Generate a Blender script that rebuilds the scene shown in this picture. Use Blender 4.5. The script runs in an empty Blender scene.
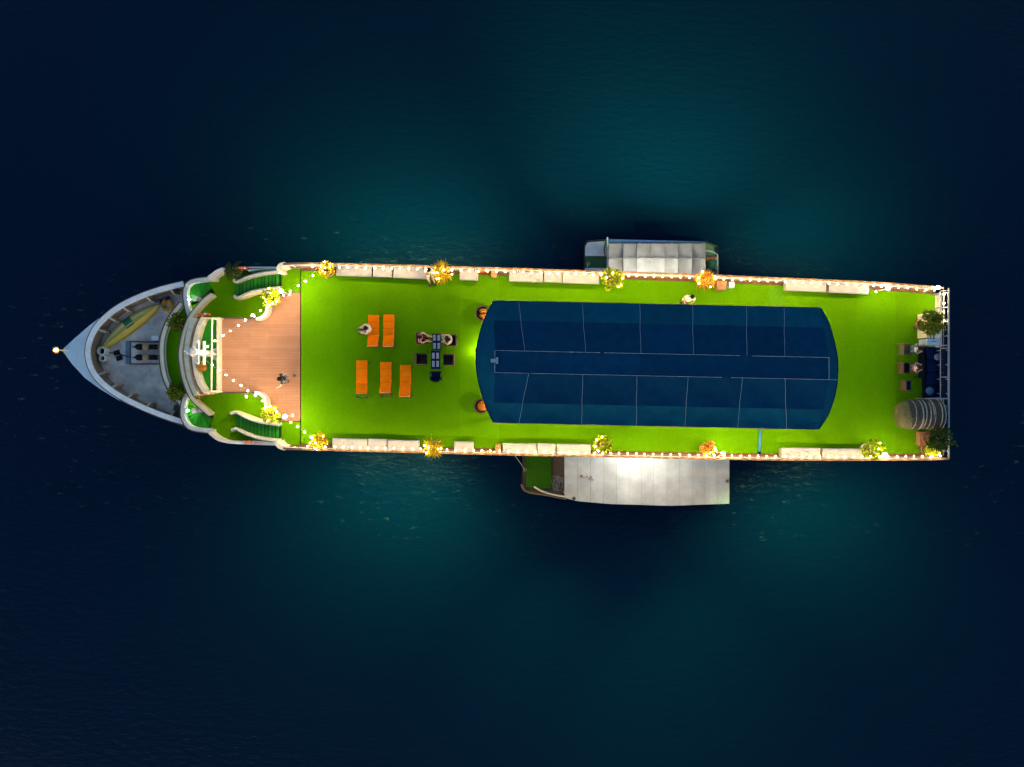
import bpy, math, random
from mathutils import Vector, Matrix, noise as mnoise

random.seed(7)
R = math.radians
scene = bpy.context.scene
COL = scene.collection

# ------------------------------------------------------------------ levels (metres above the water)
FORE, TERR, LAND, WOOD, UP = 3.4, 4.25, 4.6, 6.45, 6.6
CAMZ = UP + 34.13

# ------------------------------------------------------------------ camera
cam = bpy.data.cameras.new('camera')
cam.lens = 24.0
cam.sensor_width = 36.0
cam.clip_end = 6000
camo = bpy.data.objects.new('camera', cam)
camo.location = (0, 0, CAMZ)
COL.objects.link(camo)
scene.camera = camo

# ------------------------------------------------------------------ dusk sky, weak low sun
W = bpy.data.worlds.new('World')
scene.world = W
W.use_nodes = True
nt = W.node_tree
nt.nodes.clear()
sky = nt.nodes.new('ShaderNodeTexSky')
sky.sky_type = 'NISHITA'
sky.sun_disc = False
sky.sun_elevation = R(6.0)
sky.ozone_density = 2.0
sky.sun_rotation = R(200)
bg = nt.nodes.new('ShaderNodeBackground')
bg.inputs['Strength'].default_value = 0.070
wo = nt.nodes.new('ShaderNodeOutputWorld')
nt.links.new(sky.outputs[0], bg.inputs[0])
nt.links.new(bg.outputs[0], wo.inputs[0])
sun = bpy.data.lights.new('sun', 'SUN')
sun.energy = 0.05
sun.angle = R(25)
sun.color = (1.0, 0.82, 0.68)
suno = bpy.data.objects.new('sun', sun)
suno.rotation_euler = (R(87), 0, R(180 - 200))
suno.location = (0, 0, 60)
COL.objects.link(suno)

scene.view_settings.view_transform = 'Standard'
scene.view_settings.look = 'None'
scene.view_settings.exposure = 2.75
scene.view_settings.gamma = 1.0
scene.render.engine = 'CYCLES'
scene.cycles.use_denoising = True
scene.cycles.max_bounces = 6
scene.cycles.sample_clamp_indirect = 4.0
scene.cycles.caustics_reflective = False
scene.cycles.caustics_refractive = False

BULB_E = 105.0          # small garland bulbs
GLOBE_E = 46.0         # larger globes on posts
FLOOD_W = 1900.0        # floodlights on the ship's side
ROOF_W = 60.0          # lamps over the tenders

# ------------------------------------------------------------------ pixel -> place at a known height
def s_at(z):
    return (CAMZ - z) / 34.13 * 0.05

def P(px, py, z):
    s = s_at(z)
    return Vector(((px - 512) * s, -(py - 383.5) * s, z))

def P2(px, py, z):
    v = P(px, py, z)
    return (v.x, v.y)

# ------------------------------------------------------------------ materials
MATS = {}

def mat(name, color, rough=0.6, metal=0.0, var=0.12, vscale=3.0, bump=0.0, bscale=40.0, color2=None,
        emit=None, emit_s=0.0, island=0.0, transl=0.0, spec=0.5, objrand=0.0, stretch=None, patch=0.0):
    m = bpy.data.materials.new(name)
    m.use_nodes = True
    t = m.node_tree
    b = t.nodes['Principled BSDF']
    b.inputs['Roughness'].default_value = rough
    b.inputs['Metallic'].default_value = metal
    b.inputs['Specular IOR Level'].default_value = spec
    c = (*color, 1)
    c2 = (*(color2 if color2 else [x * (1 - 2 * var) for x in color]), 1)
    tc = t.nodes.new('ShaderNodeTexCoord')
    src = tc.outputs['Object']
    if stretch:
        mp = t.nodes.new('ShaderNodeMapping')
        mp.inputs['Scale'].default_value = stretch
        t.links.new(src, mp.inputs['Vector'])
        src = mp.outputs[0]
    n = t.nodes.new('ShaderNodeTexNoise')
    n.inputs['Scale'].default_value = vscale
    n.inputs['Detail'].default_value = 6
    n.inputs['Roughness'].default_value = 0.62
    t.links.new(src, n.inputs['Vector'])
    cr = t.nodes.new('ShaderNodeMapRange')
    cr.inputs['From Min'].default_value = 0.32
    cr.inputs['From Max'].default_value = 0.68
    t.links.new(n.outputs['Fac'], cr.inputs['Value'])
    mx = t.nodes.new('ShaderNodeMix')
    mx.data_type = 'RGBA'
    mx.inputs['A'].default_value = c
    mx.inputs['B'].default_value = c2
    t.links.new(cr.outputs[0], mx.inputs['Factor'])
    out = mx.outputs['Result']
    if patch:
        n3 = t.nodes.new('ShaderNodeTexNoise')
        n3.inputs['Scale'].default_value = 0.55
        n3.inputs['Detail'].default_value = 8
        n3.inputs['Roughness'].default_value = 0.7
        t.links.new(tc.outputs['Object'], n3.inputs['Vector'])
        m3 = t.nodes.new('ShaderNodeMapRange')
        m3.inputs['From Min'].default_value = 0.3
        m3.inputs['From Max'].default_value = 0.7
        m3.inputs['To Min'].default_value = 1 - patch
        m3.inputs['To Max'].default_value = 1 + patch
        t.links.new(n3.outputs['Fac'], m3.inputs['Value'])
        h3 = t.nodes.new('ShaderNodeHueSaturation')
        t.links.new(m3.outputs[0], h3.inputs['Value'])
        t.links.new(out, h3.inputs['Color'])
        out = h3.outputs[0]
    if island or objrand:
        if island:
            g = t.nodes.new('ShaderNodeNewGeometry')
            rnd = g.outputs['Random Per Island']
            amt = island
        else:
            g = t.nodes.new('ShaderNodeObjectInfo')
            rnd = g.outputs['Random']
            amt = objrand
        mr = t.nodes.new('ShaderNodeMapRange')
        mr.inputs['To Min'].default_value = 1 - amt
        mr.inputs['To Max'].default_value = 1 + amt
        t.links.new(rnd, mr.inputs['Value'])
        hv = t.nodes.new('ShaderNodeHueSaturation')
        t.links.new(mr.outputs[0], hv.inputs['Value'])
        t.links.new(out, hv.inputs['Color'])
        out = hv.outputs[0]
    t.links.new(out, b.inputs['Base Color'])
    if bump:
        n2 = t.nodes.new('ShaderNodeTexNoise')
        n2.inputs['Scale'].default_value = bscale
        n2.inputs['Detail'].default_value = 4
        t.links.new(src, n2.inputs['Vector'])
        bp = t.nodes.new('ShaderNodeBump')
        bp.inputs['Strength'].default_value = bump
        bp.inputs['Distance'].default_value = 0.02
        t.links.new(n2.outputs['Fac'], bp.inputs['Height'])
        t.links.new(bp.outputs[0], b.inputs['Normal'])
    if emit:
        b.inputs['Emission Color'].default_value = (*emit, 1)
        b.inputs['Emission Strength'].default_value = emit_s
    if transl:
        tr = t.nodes.new('ShaderNodeBsdfTranslucent')
        t.links.new(out, tr.inputs['Color'])
        ms = t.nodes.new('ShaderNodeMixShader')
        ms.inputs[0].default_value = transl
        o = t.nodes['Material Output']
        t.links.new(b.outputs[0], ms.inputs[1])
        t.links.new(tr.outputs[0], ms.inputs[2])
        t.links.new(ms.outputs[0], o.inputs['Surface'])
    MATS[name] = m
    return m

WARM = (1.0, 0.70, 0.36)
mat('cream', (0.68, 0.60, 0.45), 0.5, color2=(0.54, 0.47, 0.34), vscale=1.8, bump=0.1)
mat('white_paint', (0.70, 0.66, 0.59), 0.5, color2=(0.56, 0.53, 0.47), vscale=2.5)
mat('white_metal', (0.55, 0.54, 0.52), 0.35, var=0.06)
mat('hull_paint', (0.46, 0.56, 0.64), 0.5, color2=(0.36, 0.46, 0.54), vscale=1.2, bump=0.1)
mat('bulwark_paint', (0.66, 0.68, 0.70), 0.5, color2=(0.50, 0.50, 0.50), vscale=2.0)
mat('bulwark_inner', (0.22, 0.165, 0.12), 0.7, color2=(0.12, 0.088, 0.062), vscale=1.4, bump=0.2)
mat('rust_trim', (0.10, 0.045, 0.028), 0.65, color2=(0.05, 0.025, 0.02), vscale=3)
mat('foredeck', (0.68, 0.58, 0.49), 0.75, patch=0.22, color2=(0.32, 0.29, 0.28), vscale=1.3, bump=0.3, bscale=12)
mat('turf', (0.085, 0.240, 0.0012), 0.95, color2=(0.068, 0.205, 0.001), patch=0.10, vscale=14, bump=0.12, bscale=90, objrand=0.06, spec=0.0)
mat('turf_pale', (0.085, 0.25, 0.003), 0.95, color2=(0.06, 0.2, 0.002), vscale=14, bump=0.5, bscale=90, spec=0.1)
mat('turf_stair', (0.028, 0.26, 0.02), 0.9, color2=(0.018, 0.17, 0.012), vscale=12, bump=0.5, bscale=90, spec=0.0, objrand=0.25)
mat('timber', (0.34, 0.172, 0.10), 0.75, spec=0.1, color2=(0.305, 0.150, 0.085), vscale=3, bump=0.15, bscale=30, objrand=0.06, patch=0.10, stretch=(0.25, 3, 1))
mat('timber_edge', (0.15, 0.075, 0.045), 0.7, spec=0.2, color2=(0.09, 0.042, 0.026), vscale=5, bump=0.2)
mat('rail_wood', (0.19, 0.115, 0.075), 0.6, spec=0.2, color2=(0.12, 0.07, 0.045), vscale=4)
mat('bench_white', (0.27, 0.28, 0.32), 0.6, color2=(0.215, 0.22, 0.25), vscale=2.4, bump=0.15, bscale=14)
mat('bench_side', (0.36, 0.31, 0.26), 0.6, color2=(0.29, 0.24, 0.2))
mat('orange_canvas', (0.95, 0.20, 0.002), 0.85, spec=0.02, color2=(0.88, 0.165, 0.002), vscale=4, bump=0.3, bscale=60)
mat('brown_rattan', (0.085, 0.045, 0.028), 0.7, color2=(0.04, 0.02, 0.014), vscale=25, bump=0.5, bscale=70)
mat('tan_rattan', (0.30, 0.19, 0.07), 0.7, color2=(0.2, 0.12, 0.045), vscale=25, bump=0.5, bscale=70)
mat('olive_wicker', (0.105, 0.11, 0.052), 0.8, spec=0.1, color2=(0.055, 0.058, 0.03), vscale=9, bump=0.7, bscale=45, stretch=(1, 1, 3))
mat('grey_wicker', (0.045, 0.05, 0.05), 0.85, spec=0.1, color2=(0.02, 0.022, 0.025), vscale=9, bump=0.7, bscale=45)
mat('wicker_rim', (0.24, 0.235, 0.19), 0.7, color2=(0.14, 0.135, 0.11), vscale=9, bump=0.4)
mat('navy_fabric', (0.002, 0.034, 0.084), 0.9, spec=0.02, color2=(0.0015, 0.026, 0.068), vscale=2.5, bump=0.6, bscale=5, objrand=0.10)
mat('teal_fabric', (0.003, 0.058, 0.104), 0.9, spec=0.02, color2=(0.0025, 0.045, 0.086), vscale=2.5, bump=0.6, bscale=5, objrand=0.10)
mat('seam_rope', (0.19, 0.26, 0.34), 0.7)
mat('navy_dark', (0.006, 0.010, 0.04), 0.85, spec=0.05, color2=(0.004, 0.007, 0.025))
mat('navy_seat', (0.004, 0.012, 0.05), 0.85, spec=0.03, color2=(0.003, 0.009, 0.036))
mat('black', (0.008, 0.008, 0.012), 0.8, spec=0.08)
mat('dark_metal', (0.05, 0.05, 0.055), 0.5, metal=0.5)
mat('rope', (0.62, 0.36, 0.06), 0.85, color2=(0.45, 0.24, 0.04), vscale=14)
mat('boat_yellow', (0.62, 0.42, 0.035), 0.45, color2=(0.52, 0.33, 0.03), vscale=2)
mat('boat_pale', (0.50, 0.45, 0.15), 0.5, color2=(0.40, 0.36, 0.11), vscale=2)
mat('boat_green', (0.01, 0.14, 0.05), 0.5)
mat('shadow_blue', (0.10, 0.20, 0.30), 0.6)  # blue of the painted shadow beside the windlass platform
mat('orange_red', (0.70, 0.10, 0.02), 0.5, color2=(0.6, 0.08, 0.02))
mat('roof_grey', (0.235, 0.20, 0.17), 0.6, patch=0.15, color2=(0.15, 0.13, 0.115), vscale=0.9, objrand=0.06)
mat('roof_cream', (0.43, 0.415, 0.38), 0.6, spec=0.15, patch=0.16, color2=(0.32, 0.30, 0.262), vscale=0.8, objrand=0.05, bump=0.1)
mat('green_mat', (0.04, 0.12, 0.006), 0.9, spec=0.0, color2=(0.025, 0.08, 0.005), vscale=10, bump=0.4)
mat('dark_green_mat', (0.008, 0.055, 0.022), 0.9, bump=0.4)
mat('tender_hull', (0.12, 0.11, 0.10), 0.6, color2=(0.07, 0.06, 0.055))
mat('tender_white', (0.50, 0.51, 0.56), 0.5, color2=(0.38, 0.38, 0.42))
mat('tender_wood', (0.16, 0.085, 0.04), 0.65, color2=(0.09, 0.045, 0.02), vscale=6)
mat('blue_tarp', (0.02, 0.06, 0.17), 0.6)
mat('blue_pipe', (0.02, 0.20, 0.42), 0.4)
mat('pale_blue', (0.40, 0.52, 0.72), 0.5)
mat('crate_wood', (0.26, 0.13, 0.06), 0.65, color2=(0.16, 0.07, 0.03), vscale=8)
mat('terracotta', (0.26, 0.12, 0.06), 0.8)
mat('pot_white', (0.55, 0.5, 0.45), 0.7)
mat('stem', (0.10, 0.065, 0.03), 0.85)
mat('leaf_lime', (0.42, 0.46, 0.015), 0.6, spec=0.15, color2=(0.27, 0.34, 0.012), vscale=6, island=0.35, transl=0.3)
mat('leaf_gold', (0.56, 0.42, 0.015), 0.6, spec=0.15, color2=(0.42, 0.26, 0.01), vscale=9, island=0.4, transl=0.3)
mat('leaf_orange', (0.62, 0.26, 0.05), 0.6, spec=0.15, color2=(0.55, 0.32, 0.02), vscale=9, island=0.4, transl=0.3)
mat('leaf_green', (0.11, 0.14, 0.008), 0.6, spec=0.1, color2=(0.05, 0.085, 0.006), vscale=6, island=0.4, transl=0.25)
mat('leaf_dark', (0.035, 0.065, 0.006), 0.6, spec=0.1, color2=(0.02, 0.04, 0.005), vscale=6, island=0.4, transl=0.25)
mat('bulb', (1, 0.9, 0.7), 0.3, emit=(1.0, 0.66, 0.26), emit_s=BULB_E)
mat('bulb_white', (1, 0.95, 0.9), 0.3, emit=(1.0, 0.76, 0.46), emit_s=BULB_E * 1.25)
mat('globe', (1, 0.9, 0.7), 0.3, emit=(1.0, 0.76, 0.46), emit_s=GLOBE_E)
mat('bow_lamp', (1, 0.85, 0.6), 0.3, emit=(1.0, 0.50, 0.14), emit_s=9.0)
mat('stair_bulb', (1, 0.95, 0.9), 0.3, emit=(0.85, 1.0, 0.75), emit_s=34.0)
mat('shade_strip', (0.004, 0.02, 0.006), 0.7)  # dark colour of the shade lines painted on the stair treads
mat('fairy', (1, 0.9, 0.7), 0.3, emit=(1.0, 0.70, 0.30), emit_s=44.0)
mat('brass', (0.45, 0.22, 0.05), 0.4, metal=0.3)
mat('shaded_rail', (0.20, 0.22, 0.26), 0.5)  # white rails darkened, the stern's shade put into the colour
mat('orange_dull', (0.48, 0.17, 0.02), 0.85, spec=0.05)
mat('rib_paint', (0.36, 0.31, 0.27), 0.6, color2=(0.22, 0.18, 0.15))
mat('cable', (0.35, 0.33, 0.30), 0.6)
mat('skin', (0.50, 0.29, 0.19), 0.55, var=0.04)
mat('hair', (0.010, 0.007, 0.006), 0.7, spec=0.1)
mat('hair_blond', (0.32, 0.20, 0.09), 0.5)
for nm, c in dict(cloth_white=(0.75, 0.72, 0.70), cloth_black=(0.02, 0.02, 0.025), cloth_jean=(0.10, 0.17, 0.30), cloth_pink=(0.36, 0.12, 0.17),
                  cloth_grey=(0.42, 0.42, 0.47), cloth_maroon=(0.12, 0.035, 0.04), cloth_blue=(0.03, 0.10, 0.18), cloth_purple=(0.12, 0.06, 0.15),
                  lips=(0.3, 0.09, 0.08)).items():
    mat(nm, c, 0.8, var=0.1, vscale=10, bump=0.2)


def placemat_material():
    m = bpy.data.materials.new('placemat')
    m.use_nodes = True
    t = m.node_tree
    b = t.nodes['Principled BSDF']
    b.inputs['Roughness'].default_value = 0.8
    tc = t.nodes.new('ShaderNodeTexCoord')
    br = t.nodes.new('ShaderNodeTexBrick')
    br.inputs['Scale'].default_value = 12
    br.inputs['Color1'].default_value = (0.42, 0.46, 0.55, 1)
    br.inputs['Color2'].default_value = (0.40, 0.46, 0.60, 1)
    br.inputs['Mortar'].default_value = (0.015, 0.02, 0.06, 1)
    br.inputs['Mortar Size'].default_value = 0.06
    t.links.new(tc.outputs['Object'], br.inputs['Vector'])
    t.links.new(br.outputs['Color'], b.inputs['Base Color'])
    MATS['placemat'] = m


placemat_material()


def water_material():
    m = bpy.data.materials.new('sea_water')
    m.use_nodes = True
    t = m.node_tree
    b = t.nodes['Principled BSDF']
    b.inputs['Roughness'].default_value = 0.18
    b.inputs['Specular IOR Level'].default_value = 0.08
    b.inputs['IOR'].default_value = 1.33
    tc = t.nodes.new('ShaderNodeTexCoord')
    # body colour of the water, slightly patchy
    n0 = t.nodes.new('ShaderNodeTexNoise')
    n0.inputs['Scale'].default_value = 0.06
    n0.inputs['Detail'].default_value = 5
    t.links.new(tc.outputs['Object'], n0.inputs['Vector'])
    mx = t.nodes.new('ShaderNodeMix')
    mx.data_type = 'RGBA'
    mx.inputs['A'].default_value = (0.0002, 0.0062, 0.0245, 1)
    mx.inputs['B'].default_value = (0.0002, 0.0080, 0.0235, 1)
    t.links.new(n0.outputs['Fac'], mx.inputs['Factor'])
    # flecks of foam
    mp = t.nodes.new('ShaderNodeMapping')
    mp.inputs['Scale'].default_value = (1.0, 2.6, 1)
    mp.inputs['Rotation'].default_value = (0, 0, R(12))
    t.links.new(tc.outputs['Object'], mp.inputs['Vector'])
    f1 = t.nodes.new('ShaderNodeTexNoise')
    f1.inputs['Scale'].default_value = 1.15
    f1.inputs['Detail'].default_value = 5
    f1.inputs['Roughness'].default_value = 0.65
    t.links.new(mp.outputs[0], f1.inputs['Vector'])
    r1 = t.nodes.new('ShaderNodeMapRange')
    r1.inputs['From Min'].default_value = 0.615
    r1.inputs['From Max'].default_value = 0.74
    t.links.new(f1.outputs['Fac'], r1.inputs['Value'])
    f2 = t.nodes.new('ShaderNodeTexNoise')
    f2.inputs['Scale'].default_value = 0.09
    f2.inputs['Detail'].default_value = 2
    t.links.new(tc.outputs['Object'], f2.inputs['Vector'])
    r2 = t.nodes.new('ShaderNodeMapRange')
    r2.inputs['From Min'].default_value = 0.40
    r2.inputs['From Max'].default_value = 0.62
    t.links.new(f2.outputs['Fac'], r2.inputs['Value'])
    mu0 = t.nodes.new('ShaderNodeMath')
    mu0.operation = 'MULTIPLY'
    t.links.new(r1.outputs[0], mu0.inputs[0])
    t.links.new(r2.outputs[0], mu0.inputs[1])
    # foam churned near the hull; the fade also stands in for lamplight falloff
    sx = t.nodes.new('ShaderNodeSeparateXYZ')
    t.links.new(tc.outputs['Object'], sx.inputs[0])
    ab = t.nodes.new('ShaderNodeMath')
    ab.operation = 'ABSOLUTE'
    t.links.new(sx.outputs['Y'], ab.inputs[0])
    r3 = t.nodes.new('ShaderNodeMapRange')
    r3.inputs['From Min'].default_value = 6.0
    r3.inputs['From Max'].default_value = 11.0
    r3.inputs['To Min'].default_value = 1.0
    r3.inputs['To Max'].default_value = 0.0
    t.links.new(ab.outputs[0], r3.inputs['Value'])
    mu = t.nodes.new('ShaderNodeMath')
    mu.operation = 'MULTIPLY'
    t.links.new(mu0.outputs[0], mu.inputs[0])
    t.links.new(r3.outputs[0], mu.inputs[1])
    mx2 = t.nodes.new('ShaderNodeMix')
    mx2.data_type = 'RGBA'
    mx2.inputs['B'].default_value = (0.05, 0.066, 0.058, 1)
    t.links.new(mx.outputs['Result'], mx2.inputs['A'])
    t.links.new(mu.outputs[0], mx2.inputs['Factor'])
    t.links.new(mx2.outputs['Result'], b.inputs['Base Color'])
    # ripples
    n1 = t.nodes.new('ShaderNodeTexNoise')
    n1.inputs['Scale'].default_value = 1.3
    n1.inputs['Detail'].default_value = 7
    n1.inputs['Roughness'].default_value = 0.62
    t.links.new(mp.outputs[0], n1.inputs['Vector'])
    bp = t.nodes.new('ShaderNodeBump')
    bp.inputs['Strength'].default_value = 1.0
    bp.inputs['Distance'].default_value = 0.065
    t.links.new(n1.outputs['Fac'], bp.inputs['Height'])
    t.links.new(bp.outputs[0], b.inputs['Normal'])
    MATS['water'] = m


water_material()

# ------------------------------------------------------------------ mesh builder
ORIGIN = {}          # object name -> world origin of its thing


class MB:
    def __init__(self):
        self.v, self.f = [], []

    def add(self, vs, fs):
        o = len(self.v)
        self.v += [tuple(x) for x in vs]
        self.f += [tuple(i + o for i in f) for f in fs]
        return self

    def prism(self, pts, z0, z1):
        """pts: world xy (any winding); z0, z1 numbers or per-point lists"""
        n = len(pts)
        a = sum(pts[i][0] * pts[(i + 1) % n][1] - pts[(i + 1) % n][0] * pts[i][1] for i in range(n))
        z0 = [z0] * n if not isinstance(z0, (list, tuple)) else list(z0)
        z1 = [z1] * n if not isinstance(z1, (list, tuple)) else list(z1)
        if a < 0:
            pts, z0, z1 = pts[::-1], z0[::-1], z1[::-1]
        vs = [(p[0], p[1], z) for p, z in zip(pts, z0)] + [(p[0], p[1], z) for p, z in zip(pts, z1)]
        fs = [tuple(range(n))[::-1], tuple(range(n, 2 * n))]
        fs += [(i, (i + 1) % n, n + (i + 1) % n, n + i) for i in range(n)]
        return self.add(vs, fs)

    def box(self, c, size, rz=0.0, tilt=0.0):
        """box centred at c; tilt = rotation about local x"""
        M = Matrix.Translation(c) @ Matrix.Rotation(rz, 4, 'Z') @ Matrix.Rotation(tilt, 4, 'X')
        x, y, z = [q / 2 for q in size]
        vs = [M @ Vector((sx * x, sy * y, sz * z)) for sz in (-1, 1) for sx, sy in ((-1, -1), (1, -1), (1, 1), (-1, 1))]
        return self.add(vs, [(3, 2, 1, 0), (4, 5, 6, 7), (0, 1, 5, 4), (1, 2, 6, 5), (2, 3, 7, 6), (3, 0, 4, 7)])

    def bevbox(self, c, size, rz=0.0, b=0.04, M=None):
        """box with rounded-off upper and side edges"""
        if M is None:
            M = Matrix.Translation(c) @ Matrix.Rotation(rz, 4, 'Z')
        x, y, z = [q / 2 for q in size]
        rings = []
        for zz, ins in ((-z, b), (-z + b, 0), (z - b, 0), (z - b * 0.3, b * 0.35), (z, b)):
            X, Y = x - ins, y - ins
            k = b * 0.9
            rings.append([M @ Vector(p + (zz,)) for p in ((-X + k, -Y), (X - k, -Y), (X, -Y + k), (X, Y - k), (X - k, Y), (-X + k, Y), (-X, Y - k), (-X, -Y + k))])
        return self.loft(rings, True)

    def loft(self, rings, caps=True):
        n = len(rings[0])
        vs = [p for r in rings for p in r]
        fs = []
        for k in range(len(rings) - 1):
            for i in range(n):
                j = (i + 1) % n
                fs.append((k * n + i, k * n + j, (k + 1) * n + j, (k + 1) * n + i))
        if caps:
            fs.append(tuple(range(n))[::-1])
            fs.append(tuple(range((len(rings) - 1) * n, len(rings) * n)))
        return self.add(vs, fs)

    def tube(self, pts, r, n=6, closed=False):
        pts = [Vector(p) for p in pts]
        rings = []
        m = len(pts)
        for i, p in enumerate(pts):
            if closed:
                d = pts[(i + 1) % m] - pts[i - 1]
            else:
                d = pts[min(i + 1, m - 1)] - pts[max(i - 1, 0)]
            d.normalize()
            u = d.cross(Vector((0, 0, 1)))
            if u.length < 1e-4:
                u = Vector((1, 0, 0))
            u.normalize()
            w = d.cross(u)
            rr = r[i] if isinstance(r, (list, tuple)) else r
            rings.append([p + u * math.cos(2 * math.pi * k / n) * rr + w * math.sin(2 * math.pi * k / n) * rr for k in range(n)])
        if closed:
            rings.append(rings[0])
        return self.loft(rings, not closed)

    def lathe(self, c, prof, n=16):
        """prof: list of (radius, z)"""
        c = Vector(c)
        rings = [[c + Vector((max(r, 0.001) * math.cos(2 * math.pi * k / n), max(r, 0.001) * math.sin(2 * math.pi * k / n), z)) for k in range(n)] for r, z in prof]
        return self.loft(rings, True)

    def ell(self, c, r, n=10, m=6):
        c = Vector(c)
        rr = r if isinstance(r, (list, tuple)) else (r, r, r)
        rings = []
        for j in range(m + 1):
            th = math.pi * j / m
            q = max(math.sin(th), 0.02)
            rings.append([c + Vector((rr[0] * q * math.cos(2 * math.pi * k / n), rr[1] * q * math.sin(2 * math.pi * k / n), -rr[2] * math.cos(th))) for k in range(n)])
        return self.loft(rings, True)

    def wall(self, pts, width, z0, z1):
        """upright band along a world polyline; z0, z1 numbers or lists"""
        L, Rr = offset(pts, width / 2), offset(pts, -width / 2)
        n = len(pts)
        z0 = z0 if isinstance(z0, (list, tuple)) else [z0] * n
        z1 = z1 if isinstance(z1, (list, tuple)) else [z1] * n
        rings = []
        for i in range(n):
            rings.append([(L[i][0], L[i][1], z0[i]), (Rr[i][0], Rr[i][1], z0[i]), (Rr[i][0], Rr[i][1], z1[i]), (L[i][0], L[i][1], z1[i])])
        return self.loft([[Vector(p) for p in r] for r in rings], True)

    def build(self, name, m, parent=None, smooth=False, origin=None):
        me = bpy.data.meshes.new(name)
        o = Vector(origin) if origin is not None else (ORIGIN.get(parent.name, Vector((0, 0, 0))) if parent else Vector((0, 0, 0)))
        me.from_pydata([(x - o.x, y - o.y, z - o.z) for x, y, z in self.v], [], self.f)
        me.materials.append(MATS[m])
        if smooth:
            me.polygons.foreach_set('use_smooth', [True] * len(me.polygons))
        me.update()
        ob = bpy.data.objects.new(name, me)
        COL.objects.link(ob)
        if parent:
            ob.parent = parent
            if origin is not None:
                ob.location = o - ORIGIN.get(parent.name, Vector((0, 0, 0)))
            ORIGIN[ob.name] = ORIGIN.get(parent.name, Vector((0, 0, 0))) if origin is None else o
        elif origin is not None:
            ob.location = o
            ORIGIN[ob.name] = o
        return ob


def offset(pts, d):
    out = []
    n = len(pts)
    for i in range(n):
        a, b = pts[max(i - 1, 0)], pts[min(i + 1, n - 1)]
        t = Vector((b[0] - a[0], b[1] - a[1]))
        t.normalize()
        out.append((pts[i][0] - t.y * d, pts[i][1] + t.x * d))
    return out


def smooth_line(pts, k=6):
    """Catmull-Rom through the given tuples"""
    pts = [Vector(p) for p in pts]
    out = []
    n = len(pts)
    for i in range(n - 1):
        p0, p1, p2, p3 = pts[max(i - 1, 0)], pts[i], pts[i + 1], pts[min(i + 2, n - 1)]
        for j in range(k):
            t = j / k
            out.append(0.5 * ((2 * p1) + (p2 - p0) * t + (2 * p0 - 5 * p1 + 4 * p2 - p3) * t * t + (3 * p1 - p0 - 3 * p2 + p3) * t ** 3))
    out.append(pts[-1])
    return [tuple(p) for p in out]


def line(px, z, k=6):
    """smooth world polyline through photo points at height z"""
    return smooth_line([P2(x, y, z) for x, y in px], k)


def thing(name, label, cat, loc=(0, 0, 0), group=None):
    o = bpy.data.objects.new(name, None)
    o.empty_display_size = 0.2
    o.location = loc
    COL.objects.link(o)
    ORIGIN[o.name] = Vector(loc)
    return tag(o, label, cat, group)


def tag(o, label, cat, group=None):
    o['label'] = label
    o['category'] = cat
    if group:
        o['group'] = group
    return o


def piece(src, loc, parent, rz=0.0, name=None):
    """a further piece that shares the mesh of src; loc in world"""
    c = src.copy()
    COL.objects.link(c)
    c.parent = parent
    c.location = Vector(loc) - ORIGIN[parent.name]
    c.rotation_euler = (0, 0, rz)
    return c


def copy_tree(o, parent=None):
    c = o.copy()
    COL.objects.link(c)
    c.parent = parent
    for ch in o.children:
        copy_tree(ch, c)
    return c


# ================================================================== SETTING: the water
wm = MB().add([(-2500, -2500, 0), (2500, -2500, 0), (2500, 2500, 0), (-2500, 2500, 0)], [(0, 1, 2, 3)]).build('water', 'water')
wm['kind'] = 'structure'

# ================================================================== THE SHIP
ship = thing('cruise_ship', 'long white cruise ship with green turf sundeck and pointed bow, seen from above', 'ship', (0, 0, 0))

RZ = UP + 1.0
RAIL_T = [(283, 264), (300, 263.4), (330, 263.8), (400, 265.4), (470, 267.6), (515, 268.9), (600, 271.6), (700, 274.8), (730, 276.2), (874, 282.6), (944, 288.0)]
RAIL_B = [(283, 448), (300, 449.2), (420, 452.2), (520, 454.8), (600, 456.2), (680, 458.0), (800, 459.8), (920, 459.4), (949, 458.6)]
rail_t = line(RAIL_T, RZ, 4)
rail_b = line(RAIL_B, RZ, 4)


def y_on(l, x):
    for a, b in zip(l, l[1:]):
        if a[0] <= x <= b[0]:
            return a[1] + (b[1] - a[1]) * (x - a[0]) / (b[0] - a[0])
    return l[0][1] if x < l[0][0] else l[-1][1]


XS = P2(949, 380, RZ)[0]                   # stern
X300 = P2(301, 350, UP)[0]                 # step between timber and turf
X283 = P2(282.5, 350, WOOD)[0]

# ---- hull
bow_t = [P2(x, y, 3.8) for x, y in ((62, 350), (75, 338), (90, 325), (105, 314), (125, 302), (150, 291), (180, 282))]
bow_b = [P2(x, y, 3.8) for x, y in ((72, 364), (85, 378), (100, 389), (120, 401), (150, 414), (183, 427))]
mid_t = [(x, y_on(rail_t, x) - 0.35) for x in (X283, -2, 8, 16, XS - 0.4)]
mid_b = [(x, y_on(rail_b, x) + 0.35) for x in (XS - 0.4, 16, 8, -2, X283)]
ring = bow_t + mid_t + mid_b + bow_b[::-1]
yc = P2(62, 352, 3.8)[1]
xb = ring[0][0]


def hull_ring(z, rake, pinch):
    out = []
    for x, y in ring:
        k = max(0.0, 1 - (x - xb) / 9.0)
        out.append(Vector((x + rake * k ** 1.5, yc + (y - yc) * (1 - pinch * (0.25 + 0.75 * k)), z)))
    return out


hull = MB().loft([hull_ring(-1.2, 4.2, 0.35), hull_ring(0.3, 3.0, 0.22), hull_ring(2.2, 1.0, 0.07), hull_ring(3.78, 0, 0)], False).build('hull', 'hull_paint', ship, True)
hull['label'] = 'pale blue painted steel hull'
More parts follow.
